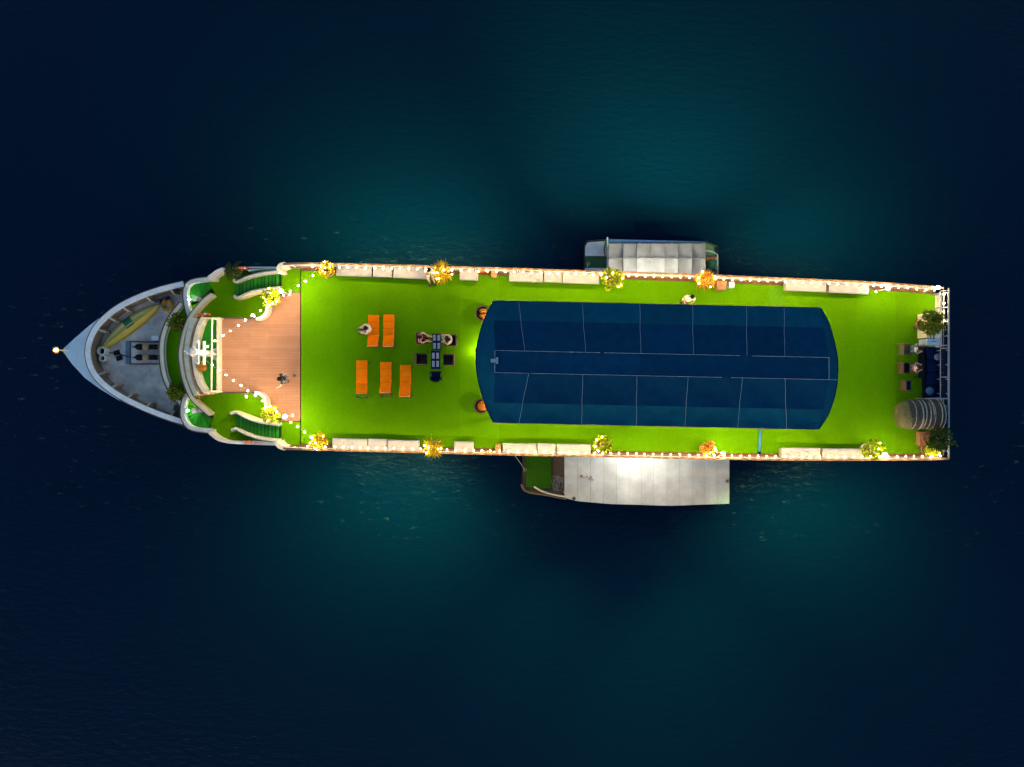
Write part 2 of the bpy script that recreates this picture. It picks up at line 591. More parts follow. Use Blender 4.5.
# forepeak deck, ahead of the bulwark
fp = [(62, 350), (75, 338), (90, 325), (105, 314), (118, 306), (112, 312), (98, 324), (91, 338), (89, 352), (92, 366), (99, 378), (112, 391), (120, 401), (100, 389), (85, 378), (72, 364)]
MB().prism([P2(x, y, 3.8) for x, y in fp], 3.5, 3.8).build('forepeak_deck', 'hull_paint', ship)

# ---- bulwark round the foredeck
BZ = FORE + 0.9
bul_px = [(184, 284), (165, 288.5), (145, 295), (125, 304), (110, 314), (98, 326), (91, 339), (88.5, 352), (91, 366), (98, 378), (110, 389), (126, 399), (145, 408), (165, 416), (184, 422)]
bul = line(bul_px, BZ, 5)
bw = MB().wall(bul, 0.10, FORE - 0.1, BZ).build('bulwark', 'bulwark_inner', ship)
MB().wall(bul, 0.27, BZ + 0.003, BZ + 0.07).build('cap_rail', 'bulwark_paint', bw)
MB().wall(offset(bul, -0.165), 0.05, FORE + 0.3, BZ + 0.05).build('rubbing_strip', 'rust_trim', bw)
inner = offset(bul, 0.06)
for k in (4, 10, 16, 21, 26, 44, 50, 55, 60, 66):
    a, b = inner[k], inner[k + 1]
    ang = math.atan2(b[1] - a[1], b[0] - a[0])
    MB().prism([(a[0] + math.cos(ang) * s_ * 0.055 - math.sin(ang) * t_, a[1] + math.sin(ang) * s_ * 0.055 + math.cos(ang) * t_) for s_, t_ in ((-1, -0.02), (1, -0.02), (1, 0.26), (-1, 0.26))],
               FORE, [BZ - 0.02, BZ - 0.02, BZ - 0.35, BZ - 0.35]).build('bulwark_rib', 'rib_paint', bw)
MB().prism(bul[:] + [P2(200, 420, FORE), P2(200, 290, FORE)], FORE - 0.25, FORE).build('foredeck', 'foredeck', ship)

# ---- terrace of turf behind the foredeck (arc A) and the arcs behind it
A_px = [(181.5, 303.5), (170, 318.5), (163, 336), (161.6, 354), (164, 374), (171, 391), (181, 404)]
arcA = line(A_px, TERR + 0.32, 5)
B_px = [(212, 294.5), (203.5, 301), (191, 316), (184.6, 331), (181.2, 346), (180.4, 357), (182.4, 372), (186, 385), (193.5, 400), (210, 414.5)]
arcB = line(B_px, LAND + 0.5, 5)
C_px = [(203, 317.5), (198.5, 327), (194.8, 342), (193.8, 355), (195.4, 370), (199.2, 383), (205, 392.5)]
arcC = line(C_px, UP + 0.3, 5)
MB().prism(arcA + arcB[::-1], FORE - 0.3, TERR).build('terrace', 'turf', ship)
wa = MB().wall(arcA, 0.20, FORE - 0.2, TERR + 0.32).build('front_parapet', 'cream', ship)
MB().wall(offset(arcA, -0.13), 0.05, TERR + 0.05, TERR + 0.345).build('trim', 'rust_trim', wa)
MB().wall(offset(arcA, 0.19), 0.02, TERR + 0.24, TERR + 0.27).build('grab_rail', 'white_metal', wa)
LAND_px = [(207, 279.5), (212, 276), (218, 272.4), (224, 269.6), (250, 268), (283, 266.5), (300, 266.5), (300, 446), (277, 444), (253.8, 442.6), (230, 441.5), (218, 439), (209, 432)]
land_poly = [P2(x, y, LAND) for x, y in LAND_px] + offset(arcB, 0.02)[::-1]
MB().prism(land_poly, 0.6, LAND).build('lower_deckhouse', 'turf', ship)
wb = MB().wall(arcB, 0.17, TERR - 0.2, LAND + 0.5).build('bridge_parapet', 'cream', ship)
MB().wall(offset(arcB, -0.11), 0.05, LAND + 0.1, LAND + 0.52).build('trim', 'rust_trim', wb)
# visor roof over the bridge windows, in cream panels with joints
v_o = line([(191.5, 317.5), (187.6, 329), (184.8, 345), (184.2, 356), (185.8, 371), (189.2, 384), (194.4, 396)], LAND + 1.3, 5)
v_i = line([(196.5, 318.5), (192.4, 330), (189.4, 345), (188.8, 356), (190.2, 371), (193.4, 384), (198, 394)], LAND + 1.3, 5)
vis = MB().wall([((a[0] + b[0]) / 2, (a[1] + b[1]) / 2) for a, b in zip(v_o, v_i)], 0.12, LAND - 0.1, LAND + 1.22).build('bridge_visor', 'cream', ship)
n = len(v_o)
cuts = [0, 5, 10, 15, 20, 25, n - 1]
for a, b in zip(cuts, cuts[1:]):
    o_, i_ = [Vector(q) for q in v_o[a:b + 1]], [Vector(q) for q in v_i[a:b + 1]]
    e0, e1 = (o_[1] - o_[0]).normalized() * 0.012, (o_[-1] - o_[-2]).normalized() * 0.012
    o_[0] += e0; i_[0] += e0; o_[-1] -= e1; i_[-1] -= e1
    MB().prism([tuple(q) for q in o_] + [tuple(q) for q in i_[::-1]], LAND + 1.225, LAND + 1.3).build('visor_panel', 'cream', vis)
wc = MB().wall(arcC, 0.20, LAND - 0.1, UP + 0.3).build('upper_parapet', 'cream', ship)
MB().wall(offset(arcC, -0.13), 0.05, UP, UP + 0.32).build('trim', 'rust_trim', wc)
for px, py in ((199, 325), (196.2, 337), (197, 378), (203, 390)):
    MB().box(P(px + 1.5, py, UP + 0.32), (0.34, 0.05, 0.05), 0.0).build('rail_bracket', 'white_metal', wc)
# small turf deck behind the upper parapet
MB().prism(offset(arcC, -0.02) + [P2(218, 392, WOOD), P2(218, 318, WOOD)], LAND, WOOD - 0.03).build('mast_deck', 'turf_stair', ship)
for y0, y1, nm in ((317.4, 318.2, 'side_sill'), (391.6, 392.4, 'side_sill')):
    MB().prism([P2(203, y0, UP + .45), P2(218.5, y0, UP + .45), P2(218.5, y1, UP + .45), P2(203, y1, UP + .45)], LAND, UP + 0.45).build(nm, 'cream', ship)
MB().prism([P2(x, y, UP + 0.25) for x, y in ((216.6, 318.6), (218.6, 318.6), (218.6, 391.2), (216.6, 391.2))], WOOD - 0.1, UP + 0.25).build('deck_sill', 'cream', ship)
hb = MB().tube([P(212.2, 318, UP + 1.0), P(211.4, 391.5, UP + 1.0)], 0.04).build('cross_rail', 'cream', ship)
for py in (318.3, 354, 391.3):
    v = P(211.8, py, UP + 1.0)
    MB().tube([(v.x, v.y, WOOD - 0.03), (v.x, v.y, UP + 1.0)], 0.03).build('post', 'cream', hb)

# ---- stair walls round the curved stairs, forward corners
S1 = [(187, 318), (184.2, 308), (182.4, 298), (182.6, 289), (186.4, 283), (193, 280.4), (207, 279), (216, 279.2)]
S1b = [(186, 389), (181.6, 399), (179.6, 408), (180.2, 418), (184.4, 425), (191, 428.8), (203, 430.6), (213, 431.2)]
for pts, sgn in ((S1, 1), (S1b, -1)):
    l = line(pts, LAND + 0.4, 4)
    zz_ = [LAND + 0.1 + 0.28 * max(0.0, min(1.0, (q_[0] - l[len(l) // 2][0] + 0.2) / 1.2)) if i_ > len(l) // 2 else LAND + 0.1 for i_, q_ in enumerate(l)]
    w_ = MB().wall(l, 0.17, FORE - 0.4, zz_).build('stair_wall', 'white_paint', ship)
    MB().wall(offset(l, sgn * 0.11), 0.045, LAND - 0.5, [z_ + 0.02 for z_ in zz_]).build('trim', 'rust_trim', w_)
    MB().tube([(q[0], q[1], z_ + 0.06) for q, z_ in zip(offset(l, -sgn * 0.13), zz_)], 0.022).build('handrail', 'white_metal', w_)
for pts, w2 in (([(208.5, 278), (212.5, 275), (217.5, 271.5), (223.5, 269)], 0.20),
                ([(224, 268.6), (250, 267.4), (281, 267.4)], 0.07),
                ([(209, 432.6), (213, 436.2), (218, 439.6), (225, 441.6), (232, 442.6), (254, 443.6), (277, 444.4)], 0.12)):
    MB().wall(line(pts, LAND + 0.7, 4), w2, LAND - 0.6, LAND + 0.7).build('landing_parapet', 'white_paint', ship)
for pts in ([(248, 270.5), (262, 269), (281, 268.4)], [(250, 441.4), (262, 442), (275, 443)]):
    MB().wall(line(pts, LAND + 0.9, 4), 0.05, LAND, LAND + 0.9).build('screen_panel', 'white_paint', ship)

# ---- curved stairs down to the foredeck: wedge-shaped turf treads
for (cx, cy), a0, a1, st in (((199.5, 299.5), 42, 232, 'top'), ((198.5, 410.5), -30, -222, 'bot')):
    RO = (1.0, 1.02, 1.06, 1.05, 0.98, 0.92, 0.9, 0.9)
    nst = 8
    c = P2(cx, cy, LAND)
    stair = None
    for i in range(nst):
        aa, ab = R(a0 + (a1 - a0) * i / nst), R(a0 + (a1 - a0) * (i + 1) / nst)
        zt = LAND - 0.05 * (i + 1)
        pts = [(c[0] + r_ * math.cos(a), c[1] + r_ * math.sin(a)) for r_, a in ((0.12, aa), (RO[i], aa), (RO[i], (aa + ab) / 2), (RO[i], ab), (0.12, ab))]
        mb = MB().prism(pts, FORE, zt)
        if stair is None:
            stair = mb.build('curved_stairs', 'turf_stair', ship)
        else:
            mb.build('step', 'turf_stair', stair)
        MB().tube([(pts[0][0], pts[0][1], zt + 0.012), (pts[1][0], pts[1][1], zt + 0.015)], 0.032, 5).build('shade_strip', 'shade_strip', stair)  # dark strip painting the shade line of the step
    sl_ = thing('stair_lamp', 'small bulkhead lamp lighting the curved stairs at the %s forward corner' % ('upper' if st == 'top' else 'lower'), 'lamp', (c[0] - 0.5, c[1], LAND + 0.04), 'lamps over the curved stairs')
    MB().ell((c[0] - 0.5, c[1], LAND + 0.1), 0.05, 8, 5).build('bulb', 'stair_bulb', sl_, True)
    MB().box((c[0] - 0.55, c[1], LAND + 0.1), (0.03, 0.12, 0.12)).build('mount', 'white_metal', sl_)
    MB().lathe((c[0], c[1], FORE), [(0.11, 0), (0.11, LAND + 0.5 - FORE), (0.14, LAND + 0.55 - FORE), (0.02, LAND + 0.6 - FORE)], 10).build('newel', 'white_paint', stair)
    MB().prism([P2(cx - 3, cy - 2 if st == 'top' else cy + 2, LAND + .5), P2(cx + 4, cy - 1.5 if st == 'top' else cy + 2, LAND + .5), P2(cx - 2, cy + 3 if st == 'top' else cy - 3, LAND + .5)],
               LAND, LAND + 0.3).build('corner_box', 'white_paint', stair)

# ---- main stairs between the landing and the upper deck
NST = 12


def main_stairs(up_rail, lo_rail, first):
    ur = smooth_line([(x, y, 0) for x, y in up_rail], 8)
    lr = smooth_line([(x, y, 0) for x, y in lo_rail], 8)
    root = None
    x0, x1 = 280.5, 236.5
    for i in range(NST):
        za = WOOD - (WOOD - LAND) * (i + 1) / (NST + 1)
        xa, xb_ = x0 + (x1 - x0) * i / NST, x0 + (x1 - x0) * (i + 1) / NST
        q = [P2(xa, y_on(ur, xa), za), P2(xb_, y_on(ur, xb_), za), P2(xb_, y_on(lr, xb_), za), P2(xa, y_on(lr, xa), za)]
        q[1] = (q[1][0] - 0.03, q[1][1]); q[2] = (q[2][0] - 0.03, q[2][1])
        mb = MB().prism(q, za - 0.22, za)
        if root is None:
            root = mb.build('main_stairs', 'turf_stair', ship)
        else:
            mb.build('step', 'turf_stair', root)
        e = q[0], q[3]
        MB().prism([(e[0][0] - 0.075, e[0][1]), (e[1][0] - 0.075, e[1][1]), (e[1][0] + 0.0, e[1][1]), (e[0][0] + 0.0, e[0][1])], za + 0.001, za + 0.010).build('shade_strip', 'shade_strip', root)  # shade between treads laid on as a dark strip
    for rail in (ur, lr):
        l, z1 = [], []
        for p in rail:
            t = (p[0] - x1) / (x0 - x1)
            z = LAND + 0.45 + (WOOD - LAND) * max(0, min(1, t))
            l.append(P2(p[0], p[1], z)); z1.append(z)
        MB().wall(l, 0.15, [z - 0.75 for z in z1], z1).build('stringer_wall', 'cream', root)
        MB().tube([(q[0], q[1], z + 0.03) for q, z in zip(l, z1)], 0.03).build('handrail', 'white_metal', root)
    return root


main_stairs([(233.4, 279.5), (236.5, 281.6), (247.5, 277.2), (261.5, 273.4), (279, 271)], [(234, 295.6), (237.5, 297.8), (247.5, 293.4), (257, 290.6), (279, 287.6)], True)
main_stairs([(230.4, 413.6), (235.7, 412.2), (246.5, 417.4), (260.4, 422), (279, 424.6)], [(231.4, 430.6), (235.7, 429), (246.5, 433.8), (260.4, 438.4), (279, 441)], False)

# ---- timber deck of single planks
wood_px = [(218.6, 318.2), (266, 318.4), (266.4, 304), (274, 299), (281.5, 294), (281.5, 292.6), (300.2, 292.4), (300.2, 421), (281.5, 421), (281.5, 419), (274, 413.5), (264.4, 411.5), (264, 392), (218.6, 391.8)]
wood = [P2(x, y, WOOD) for x, y in wood_px]
base = MB().prism(wood, LAND - 0.05, WOOD - 0.035).build('timber_deck', 'timber_edge', ship)


def spans(poly, y):
    xs = []
    for (x0, y0), (x1, y1) in zip(poly, poly[1:] + poly[:1]):
        if (y0 > y) != (y1 > y):
            xs.append(x0 + (x1 - x0) * (y - y0) / (y1 - y0))
    return sorted(xs)


ys = sorted(p[1] for p in wood)
y = ys[0]
pitch = (ys[-1] - ys[0]) / 44
while y < ys[-1] - 0.02:
    sp = spans(wood, y + pitch / 2)
    if len(sp) >= 2:
        cutx = sp[0] + (sp[-1] - sp[0]) * random.choice((0.38, 0.5, 0.62))
        for a, b in ((sp[0], cutx - 0.004), (cutx + 0.004, sp[-1])):
            MB().prism([(a, y + 0.0035), (b, y + 0.0035), (b, y + pitch - 0.0035), (a, y + pitch - 0.0035)], WOOD - 0.034, WOOD).build('plank', 'timber', base)
    y += pitch
# pads of turf at the heads of the stairs
for q in (((281.5, 266.5), (300.2, 266.3), (300.2, 292), (281.5, 292)), ((281.5, 421.6), (300.2, 421.6), (300.2, 445.6), (281.5, 444.6))):
    MB().prism([P2(x, yy, WOOD) for x, yy in q], LAND, WOOD).build('stair_head_pad', 'turf', ship)
# white parapets at the inner corners of the timber deck
for pts in ([(256, 319), (261, 317.5), (265.4, 313.5), (267, 308), (267.2, 302.5)], [(254.5, 392.5), (260, 394), (263.8, 398), (265.4, 404), (265.4, 411.5)]):
    MB().wall(line(pts, WOOD + 0.55, 4), 0.13, LAND, WOOD + 0.55).build('corner_parapet', 'white_paint', ship)
for pts in ([(218.5, 317.6), (257, 318.4)], [(218.5, 392.4), (256, 392.6)]):
    MB().wall([P2(x, yy, WOOD + 0.12) for x, yy in pts], 0.07, LAND, WOOD + 0.12).build('deck_edge_trim', 'rust_trim', ship)
# rounded cream corners where the side rails start
for pts in ([(279.5, 272), (278.6, 268), (280.6, 265.2), (285, 263.9)], [(276.5, 441.6), (277.2, 444.4), (280, 447), (284.5, 448.4)]):
    MB().wall(line(pts, UP + 0.8, 4), 0.2, LAND, UP + 0.8).build('corner_wall', 'cream', ship)

# ---- sundeck: slab, then strips of artificial turf
edge_t = [(x, y_ - 0.0) for x, y_ in rail_t if x > X300]
edge_b = [(x, y_) for x, y_ in rail_b if x > X300]
slab = [(X300, y_on(rail_t, X300))] + edge_t + [(XS, edge_t[-1][1]), (XS, edge_b[-1][1])] + edge_b[::-1] + [(X300, y_on(rail_b, X300))]
sd = MB().prism(slab, UP - 0.28, UP - 0.012).build('sundeck', 'timber_edge', ship)
up_house = [(X300, y_on(rail_t, X300) - 0.35), (XS - 0.5, edge_t[-1][1] - 0.35), (XS - 0.5, edge_b[-1][1] + 0.35), (X300, y_on(rail_b, X300) + 0.35)]
uh = MB().prism(up_house, LAND, UP - 0.28).build('upper_deckhouse', 'white_paint', ship)
MB().prism([(X300 + .2, up_house[0][1]), (XS - 0.5, up_house[1][1]), (XS - 0.5, up_house[2][1]), (X300 + .2, up_house[3][1])], 2.0, LAND - 0.01).build('main_deckhouse', 'white_paint', ship)
wins = None
for k in range(15):
    x = X300 + 1.6 + k * 2.1
    for sgn in (1, -1):
        f = (x - X300) / (XS - 0.5 - X300)
        yy = up_house[0][1] + (up_house[1][1] - up_house[0][1]) * f if sgn > 0 else up_house[3][1] + (up_house[2][1] - up_house[3][1]) * f
        MB().box((x, yy + sgn * 0.01, 5.55), (1.3, 0.06, 0.9)).build('window', 'black', uh)
xe = P2(941, 380, UP)[0]                   # end of the turf
XR = X300
k = 0
xs_cut = [X300 + 0.02]
while xs_cut[-1] < xe - 1.2:
    xs_cut.append(xs_cut[-1] + 1.98)
xs_cut[-1] = xe
pl = (P2(768.5, 0, UP)[0], P2(784.5, 0, UP)[0])
for a, b in zip(xs_cut, xs_cut[1:]):
    a2, b2 = a + 0.0015, b - 0.0015
    MB().prism([(a2, y_on(rail_t, a2) - 0.19), (b2, y_on(rail_t, b2) - 0.19), (b2, y_on(rail_b, b2) + 0.19), (a2, y_on(rail_b, a2) + 0.19)], UP - 0.011, UP + random.uniform(0.0, 0.005)).build('turf_strip', 'turf', sd)
MB().prism([(pl[0], y_on(rail_t, pl[0]) - 0.3), (pl[1], y_on(rail_t, pl[1]) - 0.3), (pl[1], P2(0, 318, UP)[1]), (pl[0], P2(0, 318, UP)[1])], UP + 0.002, UP + 0.011).build('turf_patch', 'turf_pale', sd)
sp_ = MB().prism([(xe + 0.02, y_on(rail_t, xe) - 0.15), (XS - 0.05, edge_t[-1][1] - 0.15), (XS - 0.05, edge_b[-1][1] + 0.15), (xe + 0.02, y_on(rail_b, xe) + 0.15)], UP - 0.011, UP + 0.02).build('stern_margin', 'cream', sd)
# fascia along the deck edge
MB().wall(rail_t, 0.09, UP - 0.35, UP + 0.06).build('deck_fascia', 'rail_wood', sd)
MB().wall(rail_b, 0.09, UP - 0.35, UP + 0.06).build('deck_fascia', 'rail_wood', sd)

# ---- railings: cap, lower bars, one post every 1.6 m
for l, sgn in ((rail_t, -1), (rail_b, 1)):
    rl = MB().wall(l, 0.10, RZ - 0.05, RZ).build('side_railing', 'rail_wood', ship)
    ins = offset(l, sgn * 0.0)
    for zz in (0.35, 0.65):
        MB().tube([(p[0], p[1], UP + zz) for p in ins], 0.018, 5).build('rail_bar', 'white_metal', rl)
    first = None
    x = l[0][0] + 0.3
    while x < l[-1][0] - 0.2:
        loc = Vector((x, y_on(l, x), UP))
        if first is None:
            first = MB().tube([loc, loc + Vector((0, 0, 0.95))], 0.028, 6).build('post', 'white_metal', rl, origin=loc)
        else:
            piece(first, loc, rl)
        x += 1.6
st_y = (edge_t[-1][1], edge_b[-1][1])
srl = MB().wall([(XS, st_y[0]), (XS, st_y[1])], 0.07, RZ - 0.05, RZ).build('stern_railing', 'shaded_rail', ship)
for xx, zz in ((XS - 0.02, 0.6), (XS - 0.02, 0.3), (XS - 0.24, 0.72)):
    MB().tube([(xx, st_y[0] - 0.1, UP + zz), (xx, st_y[1] + 0.1, UP + zz)], 0.025, 6).build('rail_bar', 'shaded_rail', srl)
for k in range(12):
    yy = st_y[0] + (st_y[1] - st_y[0]) * (k + 0.3) / 11.8
    for xx, h in ((XS - 0.02, 0.95), (XS - 0.24, 0.72)):
        MB().tube([(xx, yy, UP), (xx, yy, UP + h)], 0.025, 6).build('post', 'shaded_rail', srl)
    if k % 2 == 0:
        MB().tube([(XS - 0.24, yy + 0.1, UP + 0.72), (XS - 0.02, yy + 0.1, UP + 0.95)], 0.02, 6).build('brace', 'shaded_rail', srl)

# ---- awning: frame with posts, panels of navy cloth, pale seams
ZE, ZR = UP + 2.35, UP + 2.95
AT = [(493.5, 300.8), (821, 308)]
AB = [(493, 422.3), (819, 429.2)]
CT = [(494.8, 350.3), (829, 357.5)]
CB = [(494.8, 372.5), (829, 379.6)]


def lerp2(l, x):
    (x0, y0), (x1, y1) = l
    return y0 + (y1 - y0) * (x - x0) / (x1 - x0)


fr = MB()
for l, z in ((AT, ZE), (AB, ZE), (CT, ZR), (CB, ZR)):
    fr.tube([P(l[0][0] + 1, l[0][1], z - 0.06), P(l[1][0] - 1, l[1][1], z - 0.06)], 0.035, 6)
awn = fr.build('awning', 'dark_metal', ship)
for x in (495, 549, 603, 657, 711, 765, 818):
    for l, z in ((AT, ZE), (AB, ZE)):
        v = P(x, lerp2(l, x), z)
        v.y += -0.12 if l is AT else 0.12
        MB().tube([(v.x, v.y, UP), (v.x, v.y, z - 0.05)], 0.04, 8).build('post', 'dark_metal', awn)
    a, b = P(x, lerp2(AT, x), ZE), P(x, lerp2(AB, x), ZE)
    c, d = P(x, lerp2(CT, x), ZR), P(x, lerp2(CB, x), ZR)
    MB().tube([a - Vector((0, 0, .17)), c - Vector((0, 0, .17)), d - Vector((0, 0, .17)), b - Vector((0, 0, .17))], 0.03, 6).build('rafter', 'dark_metal', awn)


def cloth(q00, q10, q11, q01, sag, name, m, nu=16, nv=12, thick=0.012):
    """sagging panel between four 3D corners"""
    top = []
    for j in range(nv + 1):
        for i in range(nu + 1):
            u, v = i / nu, j / nv
            p = q00.lerp(q10, u).lerp(q01.lerp(q11, u), v)
            w = (u * (1 - u) * 4) * (v * (1 - v) * 4)
            p = p + Vector((0, 0, -sag * w + 0.035 * mnoise.noise(p * 1.3) * w ** 0.4))
            top.append(p)
    N = len(top)
    vs = top + [p - Vector((0, 0, thick)) for p in top]
    fs = []
    for j in range(nv):
        for i in range(nu):
            a = j * (nu + 1) + i
            q = (a, a + 1, a + nu + 2, a + nu + 1)
            fs += [q, tuple(k + N for k in q[::-1])]
    mb = MB().add(vs, fs)
    return mb.build(name, m, awn, True)


UPX = [(493.5, 494.8), (518.5, 524.7), (582, 585.7), (639.7, 640.8), (692.4, 693.4), (746.4, 746.8), (784, 784.6), (821, 829)]
LOX = [(493, 494.8), (518.9, 528.6), (581.6, 582.8), (636.4, 636.8), (684.8, 688), (737.4, 742.3), (786.5, 784.9), (819, 829)]
SX = UPX
for (e0, c0), (e1, c1) in zip(UPX, UPX[1:]):
    def pt(e, c, t):
        a, b = P(e, lerp2(AT, e), ZE), P(c, lerp2(CT, c), ZR)
        return a.lerp(b, t)
    k = 0.40
    cloth(pt(e0, c0, k), pt(e1, c1, k), pt(e1, c1, 0), pt(e0, c0, 0), 0.11, 'cloth_panel', 'teal_fabric')
    cloth(pt(e0, c0, 1), pt(e1, c1, 1), pt(e1, c1, k), pt(e0, c0, k), 0.12, 'cloth_panel', 'navy_fabric')
for (e0, c0), (e1, c1) in zip(LOX, LOX[1:]):
    def pt(e, c, t):
        a, b = P(e, lerp2(AB, e), ZE), P(c, lerp2(CB, c), ZR)
        return a.lerp(b, t)
    k = 0.40
    cloth(pt(e0, c0, 0), pt(e1, c1, 0), pt(e1, c1, k), pt(e0, c0, k), 0.11, 'cloth_panel', 'teal_fabric')
    cloth(pt(e0, c0, k), pt(e1, c1, k), pt(e1, c1, 1), pt(e0, c0, 1), 0.12, 'cloth_panel', 'navy_fabric')
cx_ = [494.8, 560, 640, 720, 829]
for a, b in zip(cx_, cx_[1:]):
    cloth(P(a, lerp2(CB, a), ZR), P(b, lerp2(CB, b), ZR), P(b, lerp2(CT, b), ZR), P(a, lerp2(CT, a), ZR), 0.03, 'ridge_panel', 'navy_fabric')


def end_cloth(mid, front):
    """curved valance cloth at the end of the awning"""
    n_ = 14
    vs, fs = [], []
    ctl = smooth_line([(x, y_, 0) for x, y_ in front], 5)
    for i, p in enumerate(ctl):
        t = i / (len(ctl) - 1)
        zz = ZE + (ZR - ZE) * 0.75 * (1 - abs(2 * t - 1) ** 2)
        a = P(p[0], p[1], zz)
        # nearest place on the inner edge
        y_in = mid[0][1] + (mid[-1][1] - mid[0][1]) * t
        x_in = y_on([(m_[1], m_[0]) for m_ in mid], y_in)
        z_in = y_on([(m_[1], m_[2]) for m_ in mid], y_in)
        b = P(x_in, y_in, z_in)
        vs += [a, a.lerp(b, 0.5) - Vector((0, 0, 0.03)), b]
    m_ = len(ctl)
    for i in range(m_ - 1):
        for j in range(2):
            a = i * 3 + j
            fs.append((a, a + 1, a + 4, a + 3))
    N = len(vs)
    vs2 = vs + [v - Vector((0, 0, 0.012)) for v in vs]
    fs2 = fs + [tuple(k + N for k in f[::-1]) for f in fs]
    MB().add(vs2, fs2).build('end_panel', 'teal_fabric', awn, True)
    return [vs[3 * i] for i in range(m_)]


hem_f = end_cloth([(493.5, 300.8, ZE), (494.8, 350.3, ZR), (494.8, 372.5, ZR), (493, 422.3, ZE)], [(493.5, 300.8), (486.6, 314), (480.6, 330), (476.6, 348), (475.9, 362), (477.6, 378), (481.6, 394), (486.4, 408), (493, 422.3)])
hem_r = end_cloth([(821, 308, ZE), (829, 357.5, ZR), (829, 379.6, ZR), (819, 429.2, ZE)], [(821, 308), (828.6, 322), (833.4, 338), (837, 354), (838, 367), (837.2, 383), (834, 399), (828, 415), (819, 429.2)])
MB().tube([p + Vector((0, 0, 0.005)) for p in hem_f], 0.018, 5).build('hem', 'navy_seat', awn)
MB().tube([p + Vector((0, 0, 0.005)) for p in hem_r], 0.018, 5).build('hem', 'navy_seat', awn)
for tbl, E, C in ((UPX, AT, CT), (LOX, AB, CB)):
    for e, c in tbl[1:-1]:
        a, b = P(e, lerp2(E, e), ZE), P(c, lerp2(C, c), ZR)
        MB().tube([a.lerp(b, t) + Vector((0.015 * math.sin(9 * t), 0, 0.008)) for t in (0, .25, .5, .75, 1)], 0.009, 5).build('seam_cord', 'seam_rope', awn)
for L, x0, x1 in ((CT, 494.8, 600), (CT, 604, 740), (CT, 752, 829), (CB, 494.8, 528), (CB, 531, 722), (CB, 731, 838)):
    MB().tube([P(x, lerp2(L, x), ZR + 0.008) for x in (x0, (x0 + x1) / 2, x1)], 0.009, 5).build('seam_cord', 'seam_rope', awn)
MB().tube([P(494.9, 350.3, ZR + 0.02), P(494.9, 372.5, ZR + 0.02)], 0.014, 5).build('seam_cord', 'seam_rope', awn)
MB().tube([P(829, 357.5, ZR + 0.02), P(829, 379.6, ZR + 0.02)], 0.013, 5).build('seam_cord', 'seam_rope', awn)
MB().box(P(493.6, 360.6, ZR + 0.05), (0.26, 0.16, 0.09)).box(P(497, 360.6, ZR + 0.05), (0.1, 0.3, 0.07)).build('lashing_block', 'seam_rope', awn)

# ---- mast on the little turf deck (leans outward only through the lens)
mbase = P(216, 354.2, WOOD)
mast = thing('signal_mast', 'white signal mast with two crossbars and radar dome between timber deck and bow', 'mast', mbase)
mx_, my_ = mbase.x, mbase.y
MB().tube([(mx_, my_, WOOD - 0.03), (mx_, my_, UP + 1.4), (mx_, my_, UP + 2.75)], [0.17, 0.15, 0.13], 10).build('pole', 'white_metal', mast, True)
MB().lathe((mx_, my_, WOOD - 0.03), [(0.3, 0), (0.3, 0.06), (0.17, 0.12)], 12).build('base_plate', 'white_metal', mast)
for h, hw in ((1.15, 0.58), (1.85, 0.58)):
    MB().box((mx_, my_, UP + h), (0.11, hw * 2, 0.09)).build('crossbar', 'white_metal', mast)
    for s_ in (-1, 1):
        MB().lathe((mx_, my_ + s_ * (hw - 0.08), UP + h + 0.04), [(0.03, 0), (0.04, 0.06), (0.015, 0.1)], 8).build('signal_lamp', 'pot_white', mast)
MB().lathe((mx_, my_, UP + 2.2), [(0.12, 0), (0.19, 0.05), (0.21, 0.12), (0.17, 0.2), (0.02, 0.24)], 16).build('radar_dome', 'white_paint', mast, True)
MB().box((mx_ + 0.02, my_, UP + 2.72), (0.12, 0.2, 0.08)).build('floodlight', 'pale_blue', mast)
MB().tube([(mx_ - .06, my_, UP + 2.7), (mx_ - 0.06, my_, UP + 3.1)], 0.02, 6).build('aerial', 'white_metal', mast)

# ================================================================== things on the foredeck
tipA, tipB = P(99, 347.5, FORE + 0.45), P(156, 304.8, FORE + 0.45)
ax = (tipB - tipA)
Lb = ax.length
ax.normalize()
side = Vector((ax.y, -ax.x, 0))             # towards the deck's middle
can = thing('canoe', 'upturned yellow canoe with green patch lying along the foredeck bulwark', 'canoe', (tipA + tipB) / 2 - Vector((0, 0, 0.45)))


def canoe_ring(t):
    w = 0.42 * max(0.03, math.sin(math.pi * t)) ** 0.62
    h = 0.26 * max(0.1, math.sin(math.pi * t)) ** 0.4
    c = tipA.lerp(tipB, t) - Vector((0, 0, 0.42)) - side * 0.12 * math.sin(math.pi * t)
    z0 = 0.02 + 0.10 * abs(2 * t - 1) ** 3
    return [c - side * w + Vector((0, 0, z0)), c - side * w * 0.9 + Vector((0, 0, z0 + h * 0.55)), c - side * w * 0.5 + Vector((0, 0, z0 + h * 0.95)), c + side * w * 0.15 + Vector((0, 0, z0 + h * 1.15)),
            c + side * w * 0.42 + Vector((0, 0, z0 + h * 0.95)), c + side * w * 0.9 + Vector((0, 0, z0 + h * 0.5)), c + side * w + Vector((0, 0, z0))]


